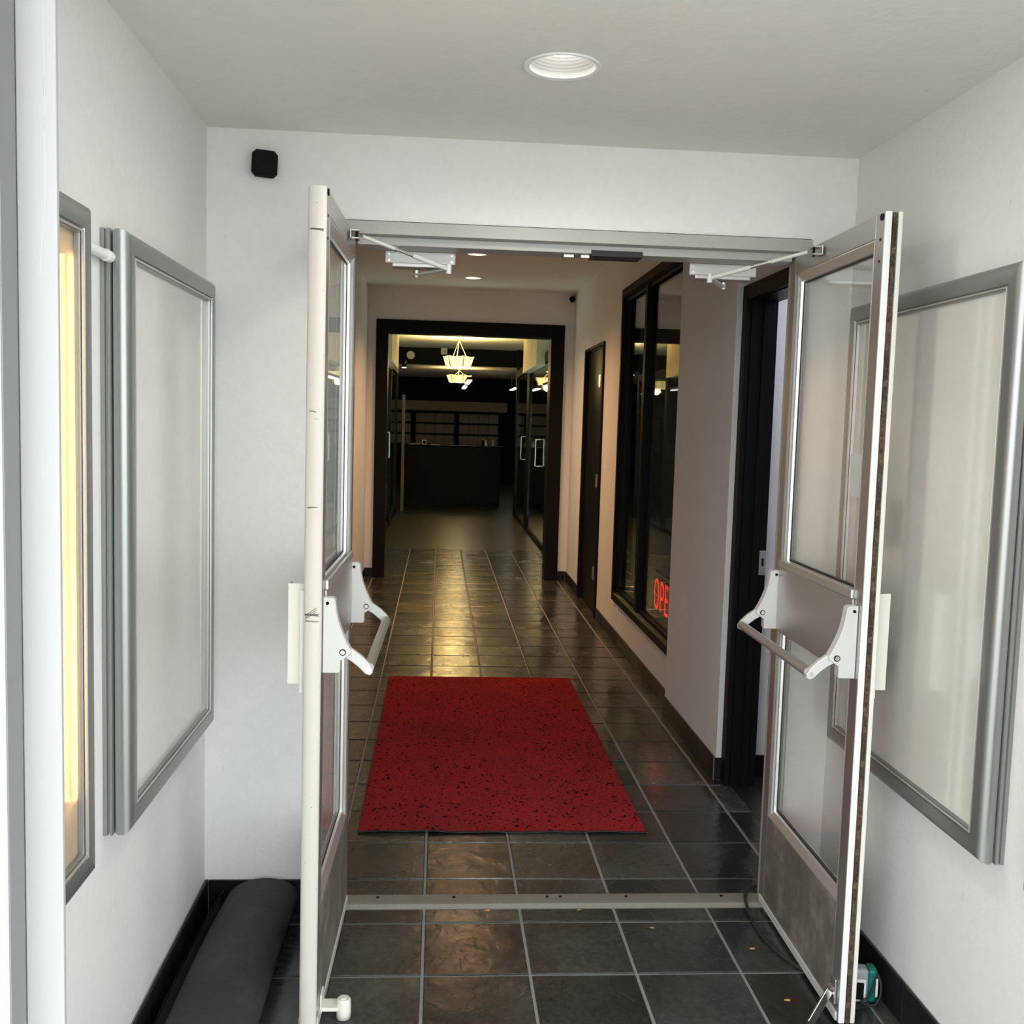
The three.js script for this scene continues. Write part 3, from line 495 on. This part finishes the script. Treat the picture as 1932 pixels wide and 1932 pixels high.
// ------------------------------------------------------------------ mats on the floor
{
  const fleck = dataTex(1024, (u, v) => {
    const a = fbm(u, v, 6, 3, 501), b = vnoise(u * 128, v * 84, 128, 511), b2 = vnoise(u * 90, v * 160, 160, 517), c = fbm(u, v, 200, 2, 520);
    let r = 0.62 + 0.10 * (a - 0.5) + 0.22 * (c - 0.5), g = 0.18 + 0.05 * (c - 0.5), bl = 0.185 + 0.05 * (c - 0.5);
    if (b > 0.74 && b2 > 0.42) { const k = Math.min(1, (b - 0.74) * 10); r += (0.20 - r) * k; g += (0.07 - g) * k; bl += (0.08 - bl) * k; }
    if (hash(Math.floor(u * 500), Math.floor(v * 500), 533) > 0.9985) { r = 0.72; g = 0.5; bl = 0.45; }
    return [r, g, bl];
  }, true);
  const pileH = dataTex(512, (u, v) => fbm(u, v, 160, 2, 541));
  const t = thing('door_mat', 'long red flecked carpet mat lying inside the doorway', 'mat', [0.287, 0, -5.1]);
  const x0 = -0.278, x1 = 0.855, z0 = -6.325, z1 = -3.885, nx = 60, nz = 24, edge = (x) => { const u = Math.min(1, Math.max(0, (x - x0) / (x1 - x0))); return 0.006 * Math.max(0, Math.sin(u * 9.5)) * (1 - u) ** 0.7 + 0.0015 * Math.sin(u * 31); };
  const top = new THREE.PlaneGeometry(x1 - x0, z1 - z0, nx, nz); top.rotateX(-Math.PI / 2); top.translate((x0 + x1) / 2, 0, (z0 + z1) / 2);
  const lift = (p) => { for (let i = 0; i < p.count; i++) { const k = Math.max(0, 1 - (z1 - p.getZ(i)) / 0.35); p.setY(i, p.getY(i) + edge(p.getX(i)) * k * k); } };
  top.translate(0, 0.0095, 0); lift(top.attributes.position); top.computeVertexNormals();
  part(t, 'pile', uvMetres(top), phys(0xffffff, { map: rep(fleck, 0.85), bumpMap: rep(pileH, 2.2), bumpScale: 0.004, roughness: 1, specularIntensity: 0.1 }));
  const under = new THREE.BoxGeometry(x1 - x0 + 0.008, 0.004, z1 - z0 + 0.008, nx, 1, nz); under.translate((x0 + x1) / 2, 0.0065, (z0 + z1) / 2); lift(under.attributes.position); under.computeVertexNormals();
  part(t, 'rubber_backing', uvMetres(under), M.rubber);
}
{ // rolled up rubber mat in the corner: a flattened spiral
  const rub = mat(lin(0.045, 0.046, 0.047), { roughness: 0.72, map: rep(dirtTone, 1.3), bumpMap: rep(plasterBump, 3), bumpScale: 0.002 });
  const t = thing('rolled_mat', 'rolled up black rubber mat along the wall under the blank light box', 'mat', [-0.545, 0, -2.45]);
  const zs = 26, N = 130, turns = 3.2, pos = [], at = (k, j, inner) => {
    const th = k / N * turns * 2 * Math.PI, q = 1 - k / N * 0.62 - (inner ? 0.045 : 0), f = j / zs, z = -3.205 + f * 1.60, cx = -0.533 - 0.035 * f, a = 0.128 * q, b = 0.072 * q;
    const wob = 0.004 * Math.sin(f * 9 + th) + 0.006 * Math.sin(th * 2 + 3 * f) * q, r = 1 + wob / 0.1;
    return [cx + a * r * Math.cos(th + Math.PI * 0.9), 0.074 + Math.max(-0.0725, b * r * Math.sin(th + Math.PI * 0.9)), z + 0.006 * Math.sin(th)];
  };
  for (let j = 0; j < zs; j++) for (let k = 0; k < N; k++) for (const inner of [false, true]) { const a = at(k, j, inner), b = at(k + 1, j, inner), c = at(k + 1, j + 1, inner), d = at(k, j + 1, inner); inner ? pos.push(...a, ...b, ...c, ...a, ...c, ...d) : pos.push(...a, ...c, ...b, ...a, ...d, ...c); }
  for (const j of [0, zs]) for (let k = 0; k < N; k++) { const a = at(k, j, false), b = at(k + 1, j, false), c = at(k + 1, j, true), d = at(k, j, true); j ? pos.push(...a, ...c, ...b, ...a, ...d, ...c) : pos.push(...a, ...b, ...c, ...a, ...c, ...d); }
  const g = new THREE.BufferGeometry(); g.setAttribute('position', new THREE.Float32BufferAttribute(pos, 3)); g.computeVertexNormals();
  part(t, 'rubber_sheet', uvMetres(toCreasedNormals(g, 0.8)), rub);
}

// ------------------------------------------------------------------ small things in the vestibule
{ // black cube camera under the ceiling
  const x = -0.544, y = 2.361, z = ZB, t = thing('security_camera', 'small black cube camera high on the white wall', 'camera', [x, y, z]);
  const ch = (r, c) => [[-r + c, -r], [r - c, -r], [r, -r + c], [r, r - c], [r - c, r], [-r + c, r], [-r, r - c], [-r, -r + c]];
  part(t, 'mount', rod([x, y, z + 0.001], [x, y, z + 0.02], 0.015), M.blackMatte);
  const a = extr(ch(0.038, 0.012), 0, 0.036, 0.006), f = extr(ch(0.031, 0.008), 0.034, 0.040, 0.002), lens = rod([-0.002, 0.006, 0.040], [-0.002, 0.006, 0.0415], 0.0055);
  for (const [n, g, m] of [['body', a, M.blackMatte], ['front', f, M.black], ['lens', lens, M.blackSatin]]) { g.rotateZ(-0.05).rotateY(0.15).translate(x, y, z + 0.016); part(t, n, g, m); }
}
function downlight(x, y, z, r, label, colour, power, glow, group_, spread = 1.25, soft = 0.6, low = 0, face = colour) {
  const t = thing('recessed_light', label, 'ceiling light', [x, y, z], group_);
  const lathe = (pts, n = 48) => uvMetres(new THREE.LatheGeometry(pts.map((p) => new THREE.Vector2(...p)), n)).translate(x, y, z);
  const steps = [[r + 0.0130, -0.0005], [r + 0.0135, -0.004], [r + 0.010, -0.006], [r, -0.003]];
  part(t, 'trim_ring', lathe(steps), M.white);
  const baffle = [[r, -0.003]]; for (let k = 0; k < 11; k++) { const q = r * (1 - 0.030 * k), h = 0.004 + k * 0.0075; baffle.push([q - 0.0008, h], [q - 0.003, h + 0.0035], [q - 0.0005, h + 0.005]); }
  part(t, 'baffle', lathe(baffle), mat(lin(0.5, 0.5, 0.49), { roughness: 0.5 }));
  part(t, 'can', lathe([[r * 0.70, 0.086], [r * 0.72, 0.12], [0, 0.12]], 32), M.white);
  const dome = []; for (let k = 0; k <= 8; k++) dome.push([r * 0.60 * Math.cos(k / 16 * Math.PI), 0.048 - 0.022 * Math.sin(k / 16 * Math.PI)]); dome.push([0, 0.026]); dome.unshift([r * 0.60, 0.085], [0, 0.085]); if (low) for (const q of dome) { q[0] *= 1.4; q[1] -= low; }
  part(t, 'lamp', lathe(dome.reverse(), 32), new THREE.MeshStandardMaterial({ color: 0xffffff, emissive: face, emissiveIntensity: glow }));
  const l = new THREE.SpotLight(colour, power, 0, spread, soft, 2); l.name = 'lamp_light'; l.shadow.radius = 5; l.castShadow = true; l.position.set(0, -0.010, 0); l.target.position.set(0, -2, 0); t.add(l, l.target); l.target.name = 'lamp_target';
  return t;
}
downlight(0.278, YC, -2.545, 0.0805, 'white recessed ceiling light with a ribbed baffle above the entrance', lin(1, 0.95, 0.86), 2.2, 2.2, null, 1.5);
downlight(0.268, CY, -8.22, 0.072, 'recessed corridor light, first one inside the doors', lin(1, 0.53, 0.25), 14, 5, 'corridor ceiling lights', 1.2, 1, 0.030, lin(1, 0.86, 0.70));
downlight(0.279, CY, -9.57, 0.072, 'recessed corridor light over the black portal', lin(1, 0.53, 0.25), 14, 5, 'corridor ceiling lights', 1.2, 1, 0.030, lin(1, 0.86, 0.70));
{ // small handheld measuring gadget with a wrist loop, and the black cable on the floor
  const x = 1.235, z = -2.70, t = thing('handheld_device', 'small green and grey gadget with a black wrist loop on the floor tiles', 'device', [x, 0, z]), g1 = mat(lin(0.0, 0.16, 0.11), { roughness: 0.35 });
  const R = (g) => g.rotateY(-0.15).translate(x, 0.002, z), bb = (a, b, c, d, e, f, r) => R(box(a, b, c, d, e, f, r));
  part(t, 'body', bb(-0.055, 0.012, 0, 0.098, -0.02, 0.022, 0.01), mat(lin(0.36, 0.37, 0.40), { roughness: 0.4 })); part(t, 'shell', bb(0.006, 0.036, 0.002, 0.102, -0.022, 0.024, 0.012), g1); part(t, 'label_stripe', bb(0.0295, 0.0375, 0.02, 0.075, 0.0, 0.0225, 0.003), M.white);
  part(t, 'display_frame', bb(-0.05, 0.004, 0.008, 0.070, 0.0205, 0.0235, 0.002), M.white); part(t, 'display', bb(-0.045, -0.002, 0.012, 0.062, 0.0232, 0.0245, 0.001), M.black);
  part(t, 'wrist_loop', R(tube([[0.032, 0.088, 0.016], [0.041, 0.07, 0.030], [0.040, 0.035, 0.036], [0.028, 0.008, 0.036], [0.005, 0.004, 0.036], [-0.012, 0.014, 0.034], [0.006, 0.024, 0.036], [0.020, 0.055, 0.036]], 0.0035, 48, 8, true)), M.rubber);
  const c = thing('cable', 'black cable running over the threshold and under the door', 'cable', [1.09, 0, -3.15]), y = 0.0058;
  part(c, 'cord', tube([[1.30, y, -3.72], [1.235, y, -3.50], [1.165, 0.012, -3.405], [1.105, 0.021, -3.352], [1.082, 0.0215, -3.31], [1.068, 0.017, -3.255], [1.060, y, -3.16], [1.060, y, -3.05], [1.078, y, -2.955], [1.11, y, -2.87], [1.16, y, -2.79], [1.195, y, -2.74]], 0.0056, 90, 8), M.rubber);
}
{ // scraps of dry leaf on the tiles
  const lm = mat(lin(0.50, 0.24, 0.06), { roughness: 0.8, side: THREE.DoubleSide });
  for (const [x, z, r, lab] of [[0.195, -3.245, 0.011, 'tiny orange leaf scrap against the threshold, in front of the brownish tiles'], [0.50, -3.245, 0.009, 'tiny orange leaf scrap against the threshold, under its paired screws'], [0.72, -3.12, 0.009, 'tiny orange leaf scrap in the middle of a vestibule tile'], [1.005, -2.985, 0.010, 'tiny yellow leaf scrap near the bend of the black cable'], [1.02, -2.70, 0.010, 'tiny orange leaf scrap by the foot of the door holder']]) {
    const t = thing('leaf_scrap', lab, 'leaf', [x, 0, z], 'leaf scraps on the vestibule floor'), v = [], n = 7, a0 = rng() * 6;
    for (let k = 0; k < n; k++) { const p = (q) => [r * (0.7 + 0.5 * hash(q % n, 3, 7 + Math.floor(x * 90))) * Math.cos(a0 + q / n * 6.283), 0.0018 + 0.0025 * hash(q % n, 9, 2), 0.6 * r * Math.sin(a0 + q / n * 6.283)]; v.push(0, 0.006, 0, ...p(k + 1), ...p(k)); v.push(0, 0.0015, 0, ...p(k), ...p(k + 1)); }
    const g = new THREE.BufferGeometry(); g.setAttribute('position', new THREE.Float32BufferAttribute(v, 3)); g.computeVertexNormals(); mesh('blade', uvMetres(g), lm, t);
  }
}
// ------------------------------------------------------------------ corridor things
const font = await new FontLoader().loadAsync('fonts/droid/droid_sans_regular.typeface.json');
{ // red lit OPEN sign behind the window pane
  const t = thing('open_sign', 'red glowing OPEN sign standing behind the corridor window', 'sign', [1.405, 0.40, -6.12]);
  const red = new THREE.MeshStandardMaterial({ color: lin(0.6, 0.02, 0.01), emissive: lin(1.0, 0.035, 0.015), emissiveIntensity: 1.05 });
  let x = 0; for (const ch of 'OPEN') {
    const g = new TextGeometry(ch, { font, size: 0.19, depth: 0.002, curveSegments: 8 }); g.computeBoundingBox(); const w = g.boundingBox.max.x - g.boundingBox.min.x; g.translate(x - g.boundingBox.min.x, 0, 0); x += w + 0.04;
    g.scale(0.86, 1, 1).rotateY(-Math.PI / 2).translate(1.392, 0.468, -6.375); part(t, 'letter', uvMetres(g), red);
  }
  part(t, 'backboard', box(1.393, 1.42, 0.415, 0.70, -6.43, -5.60, 0.006), M.blackMatte); part(t, 'foot', box(1.385, 1.45, 0.40, 0.415, -6.35, -6.25, 0.002), M.blackMatte); part(t, 'foot', box(1.385, 1.45, 0.40, 0.415, -5.80, -5.70, 0.002), M.blackMatte);
  const l = new THREE.RectAreaLight(lin(1, 0.05, 0.02), 1.2, 0.6, 0.17); l.name = 'sign_light'; l.position.set(1.3785 - 1.405, 0.155, 0.12); l.rotation.y = Math.PI / 2; t.add(l);
  struct('trim_5', box(1.38, 1.46, 0.346, 0.40, -7.508, -5.657, 0.002), M.black);
}
{ // wall outlet and tiny dome camera
  const t = thing('wall_outlet', 'white outlet plate low on the corridor wall', 'outlet', [CXR, 0.175, -7.40]); part(t, 'plate', box(CXR - 0.007, CXR - 0.0003, 0.175, 0.29, -7.435, -7.365, 0.003), M.white);
  for (const y of [0.205, 0.245]) part(t, 'socket', box(CXR - 0.009, CXR - 0.006, y, y + 0.025, -7.412, -7.388, 0.002), M.cream);
  const c = thing('wall_camera', 'tiny dark bullet camera in the corner above the portal', 'camera', [1.31, 2.86, ZE]); part(c, 'mount', box(1.295, 1.325, 2.895, 2.915, ZE + 0.0005, ZE + 0.05, 0.004), M.steel); part(c, 'housing', rod([1.31, 2.875, ZE + 0.02], [1.305, 2.865, ZE + 0.09], 0.027, 0.03, 16), M.blackMatte);
}
// ------------------------------------------------------------------ hall and far room things
const warm = lin(1, 0.70, 0.25);
function pendant(x, y, z, r, drop, power, label) {
  const t = thing('pendant_lamp', label, 'pendant lamp', [x, y, z]), shade = new THREE.MeshPhysicalMaterial({ color: lin(0.9, 0.85, 0.62), emissive: lin(1, 0.76, 0.27), emissiveIntensity: 1.45, roughness: 0.6, side: THREE.DoubleSide }), N = 6, h = 0.15;
  for (let k = 0; k < N; k++) {                          // six bowed glass panels, wider at the top
    const v = [], S = 8, a = (k + 0.5) / N * 2 * Math.PI + 0.2, hw = Math.PI / N * 0.95, pt = (i, j) => { const th = a - hw + 2 * hw * i / S, q = j / 3, rr = r * (0.80 + 0.20 * q), sag = 0.02 * (1 - Math.cos((i / S - 0.5) * Math.PI)); return [x + rr * Math.cos(th), y + 0.02 * (1 - Math.sin(i / S * Math.PI)) + h * q - sag * 0.3, z + rr * Math.sin(th)]; };
    for (let i = 0; i < S; i++) for (let j = 0; j < 3; j++) v.push(...pt(i, j), ...pt(i, j + 1), ...pt(i + 1, j + 1), ...pt(i, j), ...pt(i + 1, j + 1), ...pt(i + 1, j));
    const g = new THREE.BufferGeometry(); g.setAttribute('position', new THREE.Float32BufferAttribute(v, 3)); g.computeVertexNormals(); part(t, 'shade_panel', uvMetres(g), shade);
    const e = (k / N) * 2 * Math.PI + 0.2; part(t, 'rib', rod([x + r * 0.80 * Math.cos(e), y, z + r * 0.80 * Math.sin(e)], [x + r * Math.cos(e), y + h + 0.02, z + r * Math.sin(e)], 0.006), M.black);
  }
  const dish = uvMetres(new THREE.LatheGeometry([[0, 0.0], [r * 0.5, 0.004], [r * 0.80, 0.02]].map((p) => new THREE.Vector2(...p)), 24)).translate(x, y, z); part(t, 'bowl', dish, shade);
  for (const e of [0.3, 2.4, 4.5]) part(t, 'chain', rod([x + r * 0.55 * Math.cos(e), y + h * 0.9, z + r * 0.55 * Math.sin(e)], [x, y + drop - 0.05, z], 0.004), M.tan);
  part(t, 'stem', rod([x, y + drop - 0.09, z], [x, y + drop - 0.01, z], 0.008), M.tan); part(t, 'canopy', uvMetres(new THREE.LatheGeometry([[0, 0], [0.03, 0.004], [0.06, 0.025], [0.06, 0.03]].map((p) => new THREE.Vector2(...p)), 20)).translate(x, y + drop - 0.031, z), M.tan);
  const l = new THREE.PointLight(warm, power, 0, 2); l.name = 'lamp_light'; l.castShadow = true; l.shadow.radius = 3; l.position.set(0, h * 0.62, 0); t.add(l);
  const l2 = new THREE.PointLight(warm, power * 0.30, 0, 2); l2.name = 'lamp_light'; l2.castShadow = true; l2.shadow.radius = 4; l2.position.set(0, -0.05, 0); t.add(l2);
  part(t, 'bulb', uvMetres(new THREE.SphereGeometry(0.035, 16, 12)).translate(x, y + h * 0.62, z), shade);
}
pendant(0.268, 2.42, -15.5, 0.235, 0.46, 7, 'warm glowing six panelled pendant hanging in the hall past the portal');
pendant(0.40, 2.44, -22.0, 0.27, 0.31, 2.6, 'warm glowing pendant over the reception desk in the far room');
function linear(x, y, z0, z1, label, top) {
  const t = thing('linear_light', label, 'ceiling light', [x, y, (z0 + z1) / 2]); part(t, 'housing', box(x - 0.05, x + 0.05, y, y + 0.05, z0, z1, 0.006), M.black);
  part(t, 'diffuser', box(x - 0.046, x + 0.046, y - 0.022, y - 0.001, z0 + 0.01, z1 - 0.01, 0.006), new THREE.MeshStandardMaterial({ color: 0xffffff, emissive: lin(1, 0.98, 0.90), emissiveIntensity: 3.0 }));
  for (const z of [z0 + 0.15, z1 - 0.15]) part(t, 'hanger', rod([x, y + 0.05, z], [x, top, z], 0.004), M.steel);
  const l = new THREE.RectAreaLight(lin(1, 0.97, 0.88), 1.2, 0.09, z1 - z0 - 0.02); l.name = 'lamp_light'; l.position.set(0, -0.025, 0); l.rotation.x = -Math.PI / 2; t.add(l);
}
linear(0.55, 2.40, -21.3, -19.3, 'long white strip light hung over the desk, the end near the hall', 2.75);
linear(0.55, 2.40, -24.2, -22.6, 'long white strip light hung behind the far pendant', 2.75);
linear(1.72, 2.42, -22.6, -21.2, 'white strip light at the far room side, near end', 2.75); linear(1.72, 2.42, -24.9, -23.2, 'white strip light at the far room side, far end', 2.75);
{
  const d = thing('wall_speaker', 'round cream disc on the black beam over the hall end', 'speaker', [-0.524, 2.742, ZH]); part(d, 'grille', uvMetres(new THREE.CylinderGeometry(0.066, 0.066, 0.02, 32).rotateX(Math.PI / 2)).translate(-0.524, 2.742, ZH + 0.011), M.cream); part(d, 'rim', uvMetres(new THREE.TorusGeometry(0.066, 0.006, 8, 32)).translate(-0.524, 2.742, ZH + 0.018), M.cream);
  const e = thing('emergency_light', 'small cream box on the black beam beside the hall pendant', 'light', [0.055, 2.77, ZH]); part(e, 'housing', box(0.0, 0.11, 2.77, 2.88, ZH + 0.0005, ZH + 0.06, 0.006), M.cream); part(e, 'indicator', box(0.045, 0.085, 2.79, 2.85, ZH + 0.06, ZH + 0.064, 0.002), M.tan);
  const s = thing('spot_lamp', 'small white glowing spot on the black wall below the round disc', 'lamp', [-0.63, 2.50, ZH + 0.1]); part(s, 'bracket', join(rod([-0.60, 2.64, ZH + 0.002], [-0.60, 2.62, ZH + 0.10], 0.008), rod([-0.60, 2.62, ZH + 0.10], [-0.63, 2.565, ZH + 0.10], 0.008)), M.steel); part(s, 'head', rod([-0.63, 2.525, ZH + 0.10], [-0.63, 2.58, ZH + 0.10], 0.045, 0.03, 20), M.black);
  part(s, 'lamp', rod([-0.63, 2.51, ZH + 0.10], [-0.63, 2.5245, ZH + 0.10], 0.036, 0.040, 20), new THREE.MeshStandardMaterial({ color: 0xffffff, emissive: lin(1, 0.98, 0.92), emissiveIntensity: 3 }));
  const l = new THREE.SpotLight(lin(1, 0.95, 0.85), 0.6, 0, 0.7, 0.5, 2); l.name = 'lamp_light'; l.castShadow = true; l.position.set(0, 0.005, 0); l.target.position.set(0, -2, 0); l.target.name = 'lamp_target'; s.add(l, l.target);
  for (const [x0, x1, zz, label] of [[1.215, HXR - 0.031, -13.1, 'tan boxed casing under the hall ceiling above the paired loop handles'], [HXL + 0.031, -0.615, -13.1, 'tan boxed casing under the hall ceiling above the single loop handle']]) {
    const b = thing('ceiling_box', label, 'box', [(x0 + x1) / 2, 2.37, zz - 1]); part(b, 'casing', box(x0, x1, 2.37, 2.879, zz - 2.1, zz - 0.72, 0.004), M.tan); part(b, 'casing', box(x0, x1, 2.37, 2.879, zz - 0.71, zz, 0.004), M.tan); part(b, 'bottom_trim', box(x0 - 0.004, x1 + 0.0, 2.35, 2.369, zz - 2.1, zz, 0.003), M.beige);
  }
}
{ // reception desk and what stands on it
  const zf = -19.6, t = thing('reception_desk', 'long black reception desk standing in the far dark room', 'desk', [0.27, 0, zf - 0.35]);
  part(t, 'front_panel', box(-0.64, 1.19, 0.05, 1.13, zf - 0.05, zf, 0.004), M.blackSatin); part(t, 'side_panel', box(-0.64, -0.60, 0, 1.13, zf - 0.70, zf - 0.051, 0.003), M.blackSatin); part(t, 'side_panel', box(1.15, 1.19, 0, 1.13, zf - 0.70, zf - 0.051, 0.003), M.blackSatin);
  part(t, 'counter', box(-0.67, 1.22, 1.131, 1.155, zf - 0.36, zf + 0.03, 0.004), M.black); part(t, 'plinth', box(-0.60, 1.15, 0, 0.049, zf - 0.05, zf - 0.02, 0), M.black); part(t, 'worktop', box(-0.599, 1.149, 0.72, 0.75, zf - 0.70, zf - 0.051, 0.003), M.black);
  const pf = thing('picture_frame', 'small cream picture frame standing on the reception desk', 'frame', [-0.28, 1.155, zf - 0.08]); ring(-0.325, -0.235, 1.1555, 1.245, [[0, 0], [0, 0.012], [0.016, 0.012], [0.016, 0]], (a, b, d) => [a, b, zf - 0.08 + d]).forEach((g) => part(pf, 'frame_bar', g, M.cream)); part(pf, 'picture', box(-0.31, -0.25, 1.171, 1.229, zf - 0.079, zf - 0.073), M.blackMatte);
  const bottle = (x, h, r, m, label) => { const b = thing('bottle', label, 'bottle', [x, 1.155, zf - 0.1]); part(b, 'flask', uvMetres(new THREE.LatheGeometry([[0, 0.0005], [r, 0.0005], [r, h * 0.6], [r * 0.4, h * 0.78], [r * 0.4, h * 0.88]].map((p) => new THREE.Vector2(...p)), 16)).translate(x, 1.155, zf - 0.1), m); part(b, 'cap', uvMetres(new THREE.CylinderGeometry(r * 0.5, r * 0.5, h * 0.13, 14)).translate(x, 1.155 + h * 0.94, zf - 0.1), M.cream); };
  bottle(0.84, 0.14, 0.028, M.black, 'dark bottle on the desk, in the middle of three'); bottle(0.90, 0.11, 0.024, M.white, 'pale bottle on the desk between two darker ones'); bottle(1.04, 0.12, 0.030, M.beige, 'beige bottle at the desk end');
  const pp = thing('paper_stack', 'thin white paper stack on the reception desk', 'paper', [-0.10, 1.155, zf - 0.1]); for (let k = 0; k < 3; k++) part(pp, 'sheet', box(-0.16 + 0.01 * k, 0.02 + 0.008 * k, 1.1556 + 0.002 * k, 1.1573 + 0.002 * k, zf - 0.2, zf - 0.02), M.white);
  const tr = thing('tray', 'low tan tray on the reception desk beside the picture frame', 'tray', [-0.47, 1.155, zf - 0.12]); part(tr, 'base', box(-0.56, -0.36, 1.1555, 1.162, zf - 0.22, zf - 0.02, 0.002), M.tan); ring(-0.56, -0.36, -(zf - 0.02), -(zf - 0.22), [[0, 1.162], [0, 1.178], [0.008, 1.178], [0.008, 1.162]], (a, b, d) => [a, d, -b]).forEach((g) => part(tr, 'rim', g, M.tan));
  // shelving with grey storage boxes on the far wall
  struct('trim_6', box(-1.25, 1.75, 1.88, 2.13, ZR + 0.0005, ZR + 0.40, 0.004), mat(lin(0.26, 0.23, 0.17), { roughness: 0.7 }));
  for (const [x0, x1, cols, lab, gl] of [[-0.64, 0.42, 4, 'black open shelf unit of grey files, behind the picture frame', 'grey file boxes behind the picture frame'], [0.48, 1.56, 4, 'black open shelf unit of grey files, behind the bottles', 'grey file boxes behind the bottles'], [-1.25, -0.70, 2, 'narrow black shelf unit of grey files at the strip of beige trim', 'grey file boxes in the narrow unit']]) {
    const u = thing('shelf_unit', lab, 'shelf', [(x0 + x1) / 2, 0, ZR + 0.2]), y0 = 0.02, rows = [0.74, 1.02, 1.30, 1.58], H = 0.26;
    part(u, 'side_board', box(x0, x0 + 0.03, 0, 1.86, ZR + 0.001, ZR + 0.36), M.black); part(u, 'side_board', box(x1 - 0.03, x1, 0, 1.86, ZR + 0.001, ZR + 0.36), M.black); part(u, 'back_board', box(x0 + 0.03, x1 - 0.03, 0, 1.86, ZR + 0.001, ZR + 0.012), M.black);
    for (const y of [0.30, ...rows, 1.84]) part(u, 'shelf_board', box(x0 + 0.03, x1 - 0.03, y - 0.02, y, ZR + 0.012, ZR + 0.36), M.black);
    const cw = (x1 - x0 - 0.06) / cols;
    for (const [r, y] of rows.entries()) for (let k = 0; k < cols; k++) { if (r < 1) continue; const b = thing('file_box', `${['first', 'second', 'third', 'fourth'][k]} file box from the beige trim ${['', 'on the lowest visible shelf', 'on the middle shelf', 'on the top shelf'][r]}, ${lab.split(', ')[1] ?? 'in the narrow unit'}`, 'box', [x0 + 0.03 + cw * (k + 0.5), y, ZR + 0.2], `${gl}, ${['', 'lowest', 'middle', 'top'][r]} shelf`); part(b, 'carton', box(x0 + 0.034 + cw * k, x0 + 0.026 + cw * (k + 1), y + 0.0005, y + H - 0.03, ZR + 0.05, ZR + 0.33 + 0.008 * (k % 2), 0.003), mat(lin(0.20, 0.185, 0.17), { roughness: 0.8 })); }
  }
}
{ // added lamp, out of view, brightens the side room wall behind the doorway
  const t = thing('added_room_light', 'added unseen round light that brightens the side room behind the open doorway', 'ceiling light', [2.2, 2.60, -4.0]);
  part(t, 'base', rod([2.2, 2.585, -4.0], [2.2, 2.599, -4.0], 0.15, 0.15, 32), M.white); part(t, 'diffuser', uvMetres(new THREE.LatheGeometry([[0, -0.075], [0.07, -0.066], [0.115, -0.042], [0.14, -0.015]].map((p) => new THREE.Vector2(...p)), 32)).translate(2.2, 2.60, -4.0), new THREE.MeshStandardMaterial({ color: 0xffffff, emissive: lin(0.78, 0.80, 1), emissiveIntensity: 2 }));
  const l = new THREE.PointLight(lin(0.80, 0.80, 1), 0.8, 0, 2); l.name = 'lamp_light'; l.castShadow = true; l.shadow.radius = 3; l.position.set(0, -0.12, 0); t.add(l);
}
renderer.render(scene, camera);
